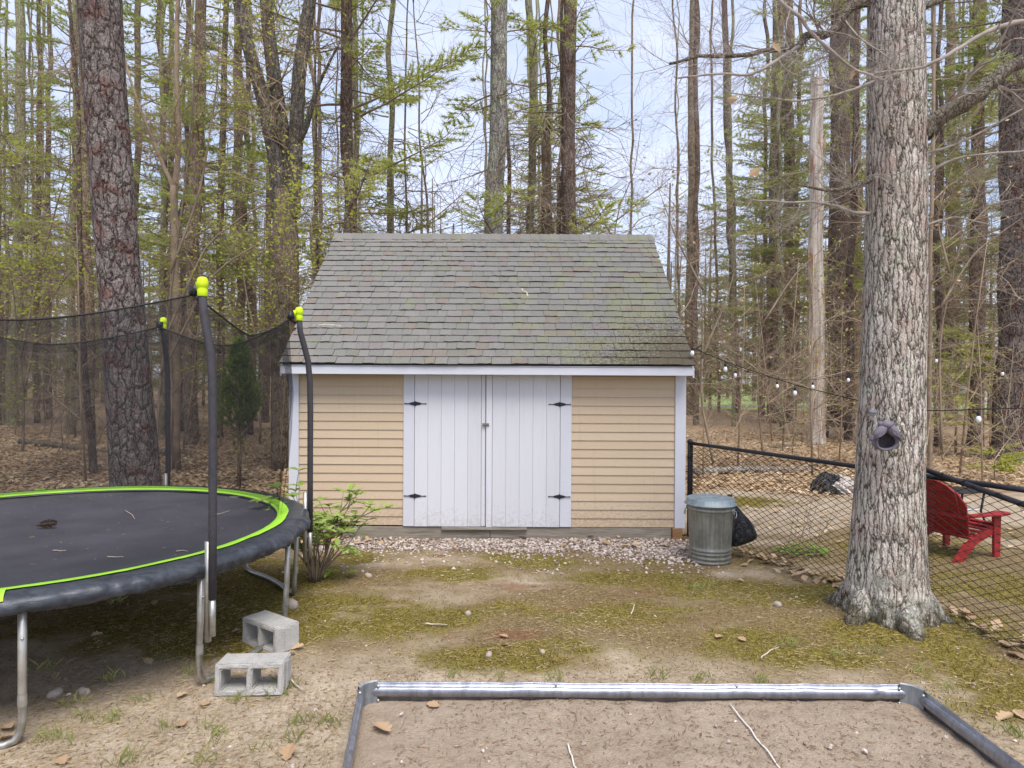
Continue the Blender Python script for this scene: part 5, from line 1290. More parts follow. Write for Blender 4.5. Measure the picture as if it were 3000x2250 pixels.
# triple-stemmed oak left of the shed
b = at(845, HOR + CAMH * F / 14, 14); b[2] = 0; tri = thing('triple_stem_tree', 'three-stemmed grey tree left of the shed roof', 'tree', b)
def stem(pts, rad, nm='stem'):
    P3 = np.array([at(*p) for p in pts]) - b; m = MB(); ti = np.linspace(0, len(P3) - 1, (len(P3) - 1) * 5 + 1)
    cur = np.stack([np.interp(ti, np.arange(len(P3)), P3[:, k]) for k in range(3)], -1); cur[1:-1] = (cur[:-2] + 2 * cur[1:-1] + cur[2:]) / 4
    m.tube(cur, np.interp(ti, np.arange(len(P3)), rad), 16); return m.build(nm, MAT['stem_bark' if nm == 'stem' else 'brown_bark'], tri, smooth=True)
stem([(840, 1400, 14), (836, 1000, 14), (838, 700, 14), (832, 560, 14)], [.31, .28, .26, .21], 'base_stem')
stem([(820, 640, 14), (812, 480, 13.9), (770, 280, 13.8), (735, 160, 13.7), (700, 0, 13.6), (660, -300, 13.5)], [.16, .15, .135, .125, .115, .08])
stem([(845, 640, 14), (835, 430, 14.1), (808, 250, 14.2), (790, 100, 14.2), (782, 0, 14.3), (770, -400, 14.4)], [.16, .155, .145, .135, .13, .08])
stem([(858, 640, 14), (868, 420, 13.9), (878, 220, 13.8), (895, 100, 13.8), (912, 0, 13.8), (950, -300, 13.8)], [.15, .145, .135, .125, .12, .08])
stem([(868, 440, 13.9), (900, 370, 13.7), (930, 260, 13.5), (1000, 120, 13.2)], [.07, .06, .04, .015])
rg = np.random.default_rng(15); m = MB(); ends = []
for k in range(34):
    py = 60 + 560 * rg.random(); px = 840 + (rg.random() - .5) * (170 - py * .2); p = at(px, py, 14) - b
    twig(m, p, rg.normal(size=3) * (1, 1, .5) + (0, 0, .25), 1.3 * (.5 + rg.random()), .018, 2, rg, 0, 5, 3, ends)
tag(m.build('twigs', MAT['twig'], tri), kind='stuff'); q = MB(); leaf_cloud(q, ends[::3], rg, .055, 1, .08); tag(q.build('leaves', MAT['spring_leaf'], tri), kind='stuff')
# forked beech
b = gd(517, 1380); bee = thing('forked_beech', 'pale smooth forked sapling between the trampoline poles', 'tree', b)
rg = np.random.default_rng(25)
for pts, r0, r1 in (([(517, 1385, b[1]), (517, 1000, b[1]), (515, 700, b[1]), (512, 545, b[1])], .085, .07), ([(512, 560, b[1]), (528, 430, b[1]), (520, 225, b[1]), (525, 0, b[1]), (530, -300, b[1])], .06, .035), ([(512, 560, b[1]), (480, 480, b[1]), (440, 390, b[1]), (405, 300, b[1]), (370, 180, b[1]), (330, 0, b[1])], .045, .015)):
    limb(pts, r0, r1, 'stem', MAT['beech_bark'], bee, b, rg, 14 if r0 < .08 else 4, 1.0, 2, 10, ends=None, tmat=MAT['twig'])
# long bare branches with yellow-green buds crossing on the left
def spray(name, label, D, roots, rg, leaf=MAT['spring_leaf'], tl=.9, per=1):
    o0 = at(*roots[0][0], D); o0[2] = 0; t = thing(name, label, 'tree', o0)
    for pts in roots:
        ends = []; limb([(x, y, D + .3 * math.sin(i)) for i, (x, y) in enumerate(pts)], .024, .005, 'stem', MAT['dark_twig'], t, o0, rg, 14, tl, 2, 6, ends=ends, tmat=MAT['dark_twig'])
        q = MB(); leaf_cloud(q, ends[::(70 if leaf == MAT['litter'] else 5)], rg, .065, per, .05); tag(q.build('leaves', leaf, t), kind='stuff')
rg = np.random.default_rng(35)
spray('understory_tree', 'dark slender maple with yellow buds arching over the left side', 11.5, [[(455, 1345), (470, 1100), (520, 720), (560, 420), (585, 0), (600, -150)], [(500, 800), (590, 560), (640, 250), (650, 0)], [(480, 1000), (600, 720), (760, 600), (1010, 560)], [(470, 1100), (620, 800), (800, 690), (950, 590)]], rg)
spray('understory_tree', 'thin budding sapling at the left edge behind the trampoline', 12.0, [[(65, 1320), (70, 1180), (55, 1000), (30, 760), (10, 500)], [(70, 1150), (110, 950), (200, 800), (280, 760)], [(60, 1050), (120, 780), (180, 560), (240, 420)]], rg)
spray('understory_tree', 'thin budding sapling just left of the shed wall', 13.4, [[(760, 1300), (770, 1050), (800, 880), (850, 780), (900, 700)], [(768, 1080), (720, 850), (690, 650)], [(770, 1000), (830, 900), (905, 790)]], rg)
spray('understory_tree', 'bare twiggy sapling between the shed and the dead snag', 14.0, [[(2235, 1330), (2215, 1100), (2240, 850), (2200, 600)], [(2225, 1200), (2300, 1060), (2400, 1000)], [(2215, 1080), (2130, 1020), (2060, 1010)], [(2232, 950), (2330, 800), (2420, 720)]], rg, MAT['litter'])
spray('understory_tree', 'bare twiggy sapling just right of the shed wall', 12.5, [[(2090, 1360), (2050, 1150), (2060, 900), (2010, 600)], [(2055, 1050), (2120, 900), (2180, 700)], [(2060, 850), (1980, 700), (1930, 560)]], rg, MAT['litter'])
spray('understory_tree', 'bare branching sapling right of the oak below the limb', 13.0, [[(2760, 1330), (2750, 1000), (2800, 750), (2880, 520)], [(2755, 900), (2850, 740), (2990, 640)], [(2780, 800), (2740, 640), (2790, 480)]], rg, MAT['litter'])
spray('understory_tree', 'bare twiggy treetop above the right end of the roof', 17.0, [[(1770, 1200), (1800, 640), (1860, 500), (1880, 350)], [(1790, 690), (1720, 560), (1700, 440)], [(1800, 650), (1920, 560), (1990, 500)], [(1790, 760), (1870, 640), (1950, 620)]], rg, MAT['litter'])

# ------------------------------------------------------------------ more woodland
rg = np.random.default_rng(51)
barks = ['brown_bark', 'dark_bark', 'green_bark']; kinds = ['pine', 'sparse', 'lace', 'dead', 'dead', 'deadlow', 'bare']
PLACES = []
n_f = 0
while n_f < 84:
    D = 20 + 36 * rg.random() ** 1.1; px = -150 + 3300 * rg.random()
    if 1060 < px < 1420: continue
    if 1700 < px < 2000 and rg.random() < .9: continue
    if D < 24 and 880 < px < 2000: continue
    if px > 2030 and D > 40 and rg.random() < .5: continue
    if px < 880 and rg.random() < .2: continue
    r = .045 + .075 * rg.random(); wp = 2 * r * F / D
    PLACES.append((px, 'slim trunk far back', tree('distant_tree', 'slim trunk far back in the woods', D, px, px + (rg.random() - .5) * 50, wp, wp * .7, barks[rg.integers(3)], kinds[rg.integers(7)], 15 + 6 * rg.random(), 'trees farther back in the woods', 100 + n_f, flare=.25, wob=.24)))
    n_f += 1
n_y = 0
for D, px, s_ in [(34, 1240, .95), (40, 1330, 1.05), (30, 1180, .8), (38, 1400, .85), (42, 1750, .8), (46, 1850, .85), (44, 1690, .9), (36, 1090, .9), (38, 960, 1.0), (36, 640, .9), (38, 200, 1.0), (40, 830, 1.0), (44, 420, 1.15), (46, 40, 1.1), (46, 760, 1.1), (42, 540, 1.0), (48, 300, 1.2), (48, 2150, 1.15), (46, 2330, 1.1), (48, 2430, 1.2), (44, 2800, 1.15), (42, 2080, .9), (40, 2230, 1.0), (36, 2560, 1.1), (34, 2700, 1.0), (33, 2900, 1.1), (38, 3050, 1.1), (46, 1990, .8), (46, 1560, .8)]:
    b = at(px, HOR + CAMH * F / D, D); b[2] = float(gz(np.array([b[0]]), np.array([b[1]]))[0])
    t = thing('young_pine', 'pale green young pine far behind the nearer trunks', 'tree', b, (0, 0, n_y * 1.3), 'young pines far back'); k = n_y % 3
    m = MB(); m.tube([(0, 0, -.1), (0, 0, 4), (0, 0, 9.2)], (.11, .07, .01), 6); m.build('trunk', MAT['brown_bark'], t)
    for me, nm in zip(YPINE[k], ('branches', 'crown')): tag(link(me, nm, t), kind='stuff')
    t.scale = (s_,) * 3; n_y += 1; PLACES.append((px, 'pale young pine', t))
# bare saplings in the leaf litter
n_s = 0
while n_s < 34:
    D = 11.5 + 17 * rg.random(); px = 3000 * rg.random()
    if 840 < px < 2030: continue
    b = at(px, HOR + CAMH * F / D, D); b[2] = float(gz(np.array([b[0]]), np.array([b[1]]))[0])
    t = thing('sapling', 'thin twiggy sapling growing out of the leaf litter in the woods', 'sapling', b, ((rg.random() - .5) * .2, (rg.random() - .5) * .3, rg.random() * 6), 'saplings in the leaf litter')
    m = MB(); m.tube([(0, 0, -.05), (.03, .02, 1.3), (-.03, .03, 2.6), (0, 0, 4.1)], (.02, .016, .011, .004), 6); m.build('stem', MAT['twig'], t, smooth=True)
    w_, l_ = SAPL[n_s % 4]; tag(link(w_, 'branches', t), kind='stuff')
    if l_: tag(link(l_, 'leaves', t), kind='stuff')
    s_ = .55 + .7 * rg.random(); t.scale = (s_,) * 3; n_s += 1; PLACES.append((px, 'thin twiggy sapling', t))
ZONES = [(-900, 300, 'left of the leaning pine'), (300, 520, 'between leaning pine and forked beech'), (520, 700, 'between forked beech and cedar'), (700, 870, 'between cedar and shed'), (870, 1440, 'above the roof left of the lichen trunk'), (1440, 2010, 'above the roof right of the lichen trunk'), (2010, 2390, 'between shed and dead snag'), (2390, 2620, 'between dead snag and oak'), (2620, 2870, 'between oak and hemlock'), (2870, 4000, 'near the right edge')]
ORD = ['first', 'second', 'third', 'fourth', 'fifth', 'sixth', 'seventh', 'eighth', 'ninth', 'tenth', 'eleventh', 'twelfth', 'thirteenth', 'fourteenth', 'fifteenth', 'sixteenth', 'seventeenth', 'eighteenth', 'nineteenth', 'twentieth']
for a_, b_, zn in ZONES:
    for ds in ('slim trunk far back', 'pale young pine', 'thin twiggy sapling'):
        for k, (px, _, o) in enumerate(sorted([r for r in PLACES if a_ <= r[0] < b_ and r[1] == ds], key=lambda r: r[0])): o['label'] = f'{ds}, {ORD[k]} from the left {zn}'
# brush: tangled dead twigs through the wood
m = MB()
for k in range(1500):
    D = 12.8 + 34 * rg.random() ** 1.3; px = -100 + 3200 * rg.random(); x = (px - CX) / F * D
    if D < 14 and -3.2 < x < 2.6: continue
    z0 = float(rg.random() ** 2 * 2.4); d = np.array((rg.normal(), rg.normal() * .6, .25 + .7 * rg.random()))
    twig(m, (x, D, z0), d, .6 + 1.5 * rg.random(), .004 + .006 * rg.random(), 1, rg, .05, 3, 3, None, .5)
tag(m.build('brush', MAT['twig']), 'tangled brown brush of dead twigs filling the wood', 'brush', kind='stuff')
# the far wood reads as one mass
m = MB(); q = MB(); cl = []
for k in range(330):
    D = 50 + 60 * rg.random(); px = -300 + 3600 * rg.random(); x = (px - CX) / F * D; h = 9 + 10 * rg.random(); r = .10 + .12 * rg.random(); ln_ = (rg.random() - .5) * .8
    if px > 2000 and D < 60 and rg.random() < .5: continue
    if px < 900 and rg.random() < .35: continue
    m.tube([(x, D, -.3), (x + ln_ * .5, D, h * .5), (x + ln_, D, h)], (r, r * .8, r * .3), 5, cap=False)
    for j in range(7):
        zc = 1.0 + (h - 1.0) * rg.random() ** 1.5; cl.append(np.array((x, D, zc)) + rg.normal(size=(34, 3)) * (1.5, 1.5, .8))
    for j in range(5):
        twig(m, (x, D, 1 + h * .6 * rg.random()), (rg.normal(), rg.normal(), .4), 2.5, .03, 1, rg, 0, 3, 3)
cl = np.concatenate(cl); cl = cl[cl[:, 2] > .2]
leaf_cloud(q, cl, rg, .27, 1, .2)
wd_ = m.build('far_wood', MAT['far_trunk']); tag(wd_, 'far-off wood of thin trunks closing the view behind', 'wood', kind='stuff')
tag(q.build('far_foliage', MAT['far_leaf']), 'hazy spring foliage of the far-off wood', 'foliage', kind='stuff')

# ------------------------------------------------------------------ houses glimpsed through the wood
def house(label, px, D, w_, h, rz=0):
    b = at(px, HOR + CAMH * F / D, D); b[2] = 0; t = thing('distant_house', label, 'house', b, (0, 0, rz))
    m = MB(); m.box((0, 0, h / 2), (w_, 6, h)); m.build('wall', MAT['house_white'], t)
    m = MB(); m.prism([(-3.5, h), (3.5, h), (0, h + 1.3)], w_ + .6, Matrix.Translation((-(w_ + .6) / 2, 0, 0)) @ Matrix(((0, 0, 1, 0), (1, 0, 0, 0), (0, 1, 0, 0), (0, 0, 0, 1)))); m.build('roof', MAT['house_roof'], t)
    for k in np.arange(-w_ / 2 + 1.2, w_ / 2 - .6, 2.2):
        m = MB(); m.box((k, -3.02, h * .55), (1.0, .06, 1.1)); wi = m.build('window', MAT['house_roof'], t); m = MB(); m.box((k, -3.06, h * .55), (.8, .03, .9)); m.build('pane', MAT['glass_dark'], wi)
house('white house glimpsed far off just left of the oak', 2545, 58, 9, 2.6)
house('pale house glimpsed far off behind the hemlock right of the oak', 2850, 60, 7, 3.2, .2)

# ------------------------------------------------------------------ logs
def log(label, p0, p1, r, mat='log'):
    p0, p1 = np.array(p0), np.array(p1); m = MB(); t = np.linspace(0, 1, 10); p = (p1 - p0)[None] * t[:, None]; p[:, 2] += r * .6 + .03 * np.sin(t * 5)
    m.tube(p, r * (1 - .3 * t), 10); tag(m.build('fallen_log', MAT[mat], smooth=True, loc=p0), label, 'log')
log('pale fallen log in the leaves behind the fence', gd(2035, 1392), gd(2390, 1376), .075)
log('dark fallen log crossing the litter left of the leaning pine', gd(60, 1300), gd(330, 1330), .09, 'brown_bark')
log('short fallen log between the leaning pine and the cedar', gd(455, 1336), gd(560, 1332), .10, 'brown_bark')
log('thin fallen branch in the leaves before the dead snag', gd(2260, 1316), gd(2385, 1306), .06, 'brown_bark')

# ------------------------------------------------------------------ cedar, hemlock, rhododendron, weed
b = gd(699, 1430); ced = thing('young_cedar', 'small dark cone-shaped cedar seen through the trampoline net', 'tree', b)
m = MB(); m.tube([(0, 0, -.05), (.01, 0, .6), (-.01, 0, 1.5), (0, 0, 2.3)], (.04, .034, .025, .006), 8); m.build('trunk', MAT['brown_bark'], ced, smooth=True)
rg = np.random.default_rng(71); TP, TD = [], []; wd_ = MB()
for k in range(260):
    t = rg.random() ** .8; z = 1.0 + 1.42 * t; az = rg.random() * 6.28; R_ = .44 * (1 - t) ** .7 * (.65 + .5 * rg.random()) * (1 if z > 1.15 else .7) + .02; e = np.array((math.cos(az) * R_, math.sin(az) * R_, z + .12)); s0 = np.array((0, 0, z - .1))
    wd_.tube(np.array((s0, e)), (.006, .002), 3, cap=False)
    for f in (.45, .6, .75, .9, 1.0):
        TP.append(s0 + (e - s0) * f + rg.normal(size=3) * .02); TD.append(nz_(e - s0) * .5 + np.array((0, 0, .7)))
for k in range(24):
    z = .55 + .5 * rg.random(); az = rg.random() * 6.28; TP.append(np.array((math.cos(az) * .08, math.sin(az) * .08, z))); TD.append((0, 0, 1))
tag(wd_.build('branches', MAT['dark_twig'], ced), kind='stuff'); q = MB(); tufts(q, TP, TD, rg, .075, .017, 9, .7); tag(q.build('crown', MAT['cedar'], ced), kind='stuff')

b = gd(2800, 1330); b = np.array((at(2800, 1300, 17)[0], 17.0, 0)); hem = thing('young_hemlock', 'yellow-green young hemlock right of the oak', 'tree', b)
m = MB(); m.tube([(0, 0, -.05), (.02, 0, 1.2), (.1, 0, 2.4), (.15, 0, 3.4)], (.03, .025, .015, .005), 8); m.build('trunk', MAT['dark_twig'], hem, smooth=True)
rg = np.random.default_rng(81); wd_ = MB(); q = MB(); TP, TD = [], []
for k in range(46):
    z = .75 + 2.5 * rg.random(); az = rg.random() * 6.28; Lb = .95 * (1 - (z - .6) / 3.6) + .2; p = np.array((.04 * z, 0, z)); d = np.array((math.cos(az), math.sin(az), .12))
    for i in range(7):
        p2 = p + d * Lb / 7; wd_.tube(np.array((p, p2)), (.006, .004), 3, cap=False); p = p2; d = nz_(d + np.array((0, 0, -.05)) + rg.normal(size=3) * .08)
        for sg in (-1, 1): TP.append(p); TD.append(np.array((-d[1] * sg, d[0] * sg, -.12)) + d * .7)
tag(wd_.build('branches', MAT['dark_twig'], hem), kind='stuff'); tufts(q, TP, TD, rg, .17, .05, 4, .45); tag(q.build('crown', MAT['hemlock'], hem), kind='stuff')
b = np.array((at(2915, 1300, 13)[0], 13.0, 0)); hem2 = thing('hemlock_seedling', 'small yellow-green hemlock seedling at the foot of the massive pine', 'tree', b)
wd_ = MB(); TP, TD = [], []
for k in range(16):
    az = rg.random() * 6.28; p = np.array((0, 0, .15 + .4 * rg.random())); d = np.array((math.cos(az), math.sin(az), .2)); e = p + d * (.25 + .35 * rg.random()); wd_.tube(np.array((p, e)), (.005, .002), 3, cap=False)
    for f in (.3, .5, .7, .9, 1): TP.append(p + (e - p) * f); TD.append(d)
wd_.tube([(0, 0, -.03), (0, 0, .6)], (.012, .004), 5); tag(wd_.build('branches', MAT['dark_twig'], hem2), kind='stuff'); q = MB(); tufts(q, TP, TD, rg, .13, .045, 5, .8); tag(q.build('crown', MAT['hemlock'], hem2), kind='stuff')

def leaf_shape(mb, c, d, up, ln, wd, curl=.15):
    d = nz_(d); s = nz_(np.cross(d, up)); n = nz_(np.cross(s, d)); V = []
    for t, w_ in ((0, .05), (.25, .75), (.55, 1), (.8, .62), (1, .04)):
        p = c + d * ln * t - n * curl * ln * t * t; V.append([p - s * w_ * wd / 2 + n * .06 * ln * w_, p, p + s * w_ * wd / 2 + n * .06 * ln * w_])
    mb.grid(np.array(V))
b = gd(918, 1700); shr = thing('rhododendron_shrub', 'leafy light green shrub between the trampoline and the shed', 'shrub', b)
rg = np.random.default_rng(91); q = MB(); wd_ = MB(); tips = []
for k in range(26):
    az = rg.random() * 6.28; d = np.array((math.cos(az) * .28 + .04, math.sin(az) * .28, .95)); p = np.array((math.cos(az) * .04, math.sin(az) * .04, -.02)); pts = [p]; Ls = .45 + .45 * rg.random()
    for i in range(6):
        d = nz_(d + rg.normal(size=3) * .16); p = p + d * Ls / 6; pts.append(p)
        if i >= 2 and rg.random() < .75:
            d2 = nz_(d + rg.normal(size=3) * .7); e = p + d2 * (.1 + .12 * rg.random()); wd_.tube(np.array((p, e)), (.0045, .003), 4, cap=False); tips.append((e, d2))
    wd_.tube(np.array(pts), np.linspace(.009, .004, 7), 5); tips.append((p, d))
tag(wd_.build('stems', MAT['dark_twig'], shr, smooth=True), kind='stuff')
nl = 0; rgs = np.random.default_rng(92); order = rgs.permutation(len(tips)); extra = MB()
for e, d in [tips[i] for i in order]:
    for j in range(rg.integers(4, 8)):
        if nl < 290:
            az = rg.random() * 6.28; dd = np.array((math.cos(az), math.sin(az), .25 + .3 * rg.random())) + d * .3
            q = MB(); leaf_shape(q, e * 0, dd, np.array((0, 0, 1.)), .085 + .05 * rg.random(), .042 + .016 * rg.random(), .2 + .3 * rg.random()); o = q.build('leaf', MAT['shrub_leaf'], shr, smooth=True); o.location = e; nl += 1
        else:
            az = rg.random() * 6.28; leaf_shape(extra, e, np.array((math.cos(az), math.sin(az), .4)) + d * .3, np.array((0, 0, 1.)), .11, .05, .3)
tag(extra.build('foliage', MAT['shrub_leaf'], shr, smooth=True), kind='stuff')
b = gd(1030, 1690); sd_o = thing('seedling', 'tiny green seedling in the bare earth right of the shrub', 'plant', b); 
for k in range(7):
    q = MB(); az = k * .95; leaf_shape(q, np.zeros(3), np.array((math.cos(az), math.sin(az), .5)), np.array((0, 0, 1.)), .07, .03); o = q.build('leaf', MAT['shrub_leaf'], sd_o, smooth=True); o.location = (0, 0, .03)
b = gd(2345, 1625); wee = thing('weed_clump', 'low bright green weed clump at the foot of the fence', 'plant', b)
for k in range(110):
    q = MB(); az = rg.random() * 6.28; rr_ = .26 * math.sqrt(rg.random()); leaf_shape(q, np.zeros(3), np.array((math.cos(az), math.sin(az), .4)), np.array((0, 0, 1.)), .05 + .03 * rg.random(), .03); o = q.build('leaf', MAT['weed_leaf'], wee, smooth=True); az = rg.random() * 6.28; o.location = (rr_ * 1.2 * math.cos(az), rr_ * .7 * math.sin(az), .03 + .1 * rg.random() * (1 - rr_ / .3))
m = MB()
for k in range(9): twig(m, (.12 * rg.normal(), .08 * rg.normal(), 0), (rg.normal() * .4, rg.normal() * .3, 1), .5 + .35 * rg.random(), .004, 1, rg, 0, 4, 3)
tag(m.build('dry_stalks', MAT['twig'], wee), kind='stuff')

# ------------------------------------------------------------------ ground scatter
ICO_V = []; g5 = (1 + 5 ** .5) / 2
ICO_V = np.array([(-1, g5, 0), (1, g5, 0), (-1, -g5, 0), (1, -g5, 0), (0, -1, g5), (0, 1, g5), (0, -1, -g5), (0, 1, -g5), (g5, 0, -1), (g5, 0, 1), (-g5, 0, -1), (-g5, 0, 1)]) / math.sqrt(1 + g5 * g5)
ICO_F = np.array([(0, 11, 5), (0, 5, 1), (0, 1, 7), (0, 7, 10), (0, 10, 11), (1, 5, 9), (5, 11, 4), (11, 10, 2), (10, 7, 6), (7, 1, 8), (3, 9, 4), (3, 4, 2), (3, 2, 6), (3, 6, 8), (3, 8, 9), (4, 9, 5), (2, 4, 11), (6, 2, 10), (8, 6, 7), (9, 8, 1)])
def stones(P3, size, rg, flat=.6):
    k = len(P3); a = rg.random(k) * 6.28; sc_ = size[:, None] * (np.array((1, .75, flat)) * (.75 + .5 * rg.random((k, 3))))
    v = ICO_V[None] * (1 + .28 * (rg.random((k, 12, 1)) - .5)) * sc_[:, None]
    tl_ = (rg.random(k) - .5) * .9; ct, st_ = np.cos(tl_)[:, None], np.sin(tl_)[:, None]
    x, z = v[..., 0] * ct - v[..., 2] * st_, v[..., 0] * st_ + v[..., 2] * ct; y = v[..., 1]
    ca, sa = np.cos(a)[:, None], np.sin(a)[:, None]
    V = np.stack((x * ca - y * sa, x * sa + y * ca, z), -1) + P3[:, None]
    Fc = ICO_F[None] + (np.arange(k) * 12)[:, None, None]
    return V.reshape(-1, 3), Fc.reshape(-1, 3)
rg = np.random.default_rng(101)
k = 16000; x = -2.3 + 4.4 * rg.random(k); y = 6.55 + 1.44 * rg.random(k)
edge_ = 7.35 + .55 * (fbm(x * 1.3, y * 0 + 2, 91, 3) - .5) - .22 * np.clip((x - .4) / .8, 0, 1) + .1 * np.clip((-.8 - x), 0, 1)
pr = np.clip((y - edge_ + .12) / .32, .0, 1) * .95 + .03 + .10 * np.clip((y - edge_ + .7) / .6, 0, 1)
keep = rg.random(k) < pr * (.6 + .6 * fbm(x * 5, y * 5, 95, 2)) * .55
x, y = x[keep], y[keep]; s_ = .010 + .016 * rg.random(len(x)) ** 1.6
V, Fc = stones(np.stack((x, y, gz(x, y) + s_ * .25 + .008 * rg.random(len(x)) * (y > edge_[keep])), -1), s_, rg)
m = MB(); m.add(V, Fc); tag(m.build('gravel', MAT['gravel'], smooth=False), 'pale gravel strip along the front of the shed', 'gravel', kind='stuff')
# loose pebbles over the yard
k = 420; y = 3.0 + 4.4 * rg.random(k); x = (rg.random(k) - .5) * 1.5 * y; inb = (x > BED['x0']) & (x < BED['x1']) & (y < BED['y1']); s_ = .005 + .012 * rg.random(k) ** 3
zz = np.where(inb, .085, gz(x, y)); V, Fc = stones(np.stack((x, y, zz + s_ * .2), -1), s_, rg); m = MB(); m.add(V, Fc); tag(m.build('pebbles', MAT['gravel']), 'small loose pebbles scattered over the bare yard', 'pebbles', kind='stuff')
for px, py, s_, lb in ((1431, 1931, .026, 'white egg-shaped pebble on the moss in front of the bed'), (1590, 1921, .024, 'small pale stone right of the white pebble'), (156, 2041, .035, 'left of two pale stones near the front trampoline leg'), (243, 2038, .036, 'right of two pale stones near the front trampoline leg'), (852, 1782, .055, 'grey stone behind the farther concrete block'), (1371, 1803, .03, 'round tan stone in the middle of the yard'), (2280, 1789, .03, 'pale flat stone left of the oak'), (1078, 1692, .032, 'pale stone near the gravel edge right of the seedling')):
    b = gd(px, py); V, Fc = stones(np.zeros((1, 3)), np.array([s_]), rg, .7); m = MB(); m.add(V, Fc); me = m.mesh('yard_stone', MAT['pebble'])
    bm = bmesh.new(); bm.from_mesh(me); bmesh.ops.subdivide_edges(bm, edges=bm.edges[:], cuts=1, smooth=1.0, use_grid_fill=True); bm.to_mesh(me); bm.free(); me.polygons.foreach_set('use_smooth', [True] * len(me.polygons))
    tag(link(me, 'yard_stone', None, (b[0], b[1], float(gz(np.array([b[0]]), np.array([b[1]]))[0]) + s_ * .35)), lb, 'stone')
# leaf litter
def litter(k, rgn, size, rg, hz=.02, seed=1):
    x, y = rgn(k, rg); k = len(x); c = np.stack((x, y, gz(x, y) + .008 + hz * rg.random(k)), -1)
    a = rg.random(k) * 6.28; u = np.stack((np.cos(a), np.sin(a), (rg.random(k) - .5) * .9), -1); v = np.stack((-np.sin(a), np.cos(a), (rg.random(k) - .5) * .7), -1)
    s_ = (size * (.55 + .8 * rg.random(k)))[:, None]
    up = np.zeros((k, 3)); up[:, 2] = (rg.random(k) - .2) * .3
    V = np.stack((c - u * s_ * .5, c - v * s_ * .32 + up * s_, c + u * s_ * .5, c + v * s_ * .32 + up * s_ * .6), 1).reshape(-1, 3); b = np.arange(k) * 4
    m = MB(); m.add(V, t=np.concatenate((np.stack((b, b + 1, b + 2), -1), np.stack((b, b + 2, b + 3), -1)))); return m
def wood_floor(k, rg):
    y = 7.6 + 17 * rg.random(k) ** 1.6; x = (rg.random(k) - .5) * 1.66 * y
    _, wl, _ = cover(x, y); keep = (rg.random(k) < wl ** 1.5 * .95 + .02) & ~((x > SH_X0 - .05) & (x < SH_X1 + .05) & (y > SH_Y) & (y < SH_YB + .6))
    return x[keep], y[keep]
rg = np.random.default_rng(111)
tag(litter(62000, wood_floor, .10, rg, .035).build('leaf_litter', MAT['litter']), 'brown leaf litter covering the woodland floor', 'leaf litter', kind='stuff')
def fence_foot(k, rg):
    t = rg.random(k); x = 2.2 + 1.5 * t + rg.normal(size=k) * .12; y = 8.1 - 3.55 * t + rg.normal(size=k) * .10; return x, y
tag(litter(170, fence_foot, .11, rg, .04).build('fence_leaves', MAT['oak_leaf']), 'dry leaves drifted along the foot of the fence', 'leaf litter', kind='stuff')
# straw, needles and dead twigs lying on the yard
def strewn(k, rg, ymin=3.0, ymax=8.0):
    y = ymin + (ymax - ymin) * rg.random(k) ** 1.2; x = (rg.random(k) - .5) * 1.6 * y; return x, y
def straws(k, ln, wd, rg, soil=False, lift=.012):
    x, y = strewn(k, rg)
    if soil: y = 2.2 + 1.58 * rg.random(k); x = BED['x0'] + .27 + (BED['x1'] - BED['x0'] - .31) * rg.random(k); z = .084 + (fbm(x * 2.2, y * 2.2, 61, 4) - .5) * .055 + (fbm(x * 12, y * 12, 62, 3) - .5) * .03
    else:
        kp = ~((x > BED['x0'] - .04) & (x < BED['x1'] + .04) & (y < BED['y1'] + .03)); x, y = x[kp], y[kp]; z = gz(x, y)
    k = len(x); a = rg.random(k) * 6.28; l_ = ln * (.4 + .9 * rg.random(k)); c = np.stack((x, y, z + lift * rg.random(k)), -1)
    d = np.stack((np.cos(a) * l_, np.sin(a) * l_, (rg.random(k) - .4) * l_ * .35), -1); s_ = np.stack((-np.sin(a), np.cos(a), np.full(k, .8)), -1) * wd
    V = np.stack((c, c + s_, c + d), 1).reshape(-1, 3); b = np.arange(k) * 3; m = MB(); m.add(V, t=np.stack((b, b + 1, b + 2), -1)); return m
rg = np.random.default_rng(121)
tag(straws(26000, .065, .0032, rg).build('dry_straw', MAT['straw']), 'dry grass stems and pine needles strewn over the yard', 'straw', kind='stuff')
tag(straws(3600, .034, .005, rg, True, .008).build('soil_debris', MAT['debris']), 'bits of bark and rotted leaf on the bed soil', 'debris', kind='stuff')
tag(straws(13000, .03, .006, rg, False, .006).build('yard_crumbs', MAT['debris']), 'dark bark crumbs scattered over the yard', 'debris', kind='stuff')
# moss blades where the moss grows
k = 90000; x, y = strewn(k, rg, 3.6, 9.2); mm_, _, rd_ = cover(x, y); kp = (rg.random(k) < mm_ ** 1.3 * .9) & ~((x > BED['x0'] - .04) & (x < BED['x1'] + .04) & (y < BED['y1'] + .03)); x, y = x[kp], y[kp]; k = len(x)
h = .006 + .016 * rg.random(k); a = rg.random(k) * 6.28; c = np.stack((x, y, gz(x, y) - .002), -1); s_ = np.stack((np.cos(a), np.sin(a), a * 0), -1) * .004; tpv = np.stack((rg.normal(size=k) * .007, rg.normal(size=k) * .007, h), -1)
V = np.stack((c - s_, c + s_, c + tpv), 1).reshape(-1, 3); b = np.arange(k) * 3; m = MB(); m.add(V, t=np.stack((b, b + 1, b + 2), -1)); tag(m.build('moss', MAT['moss_blade']), 'olive moss cushions growing over the yard', 'moss', kind='stuff')
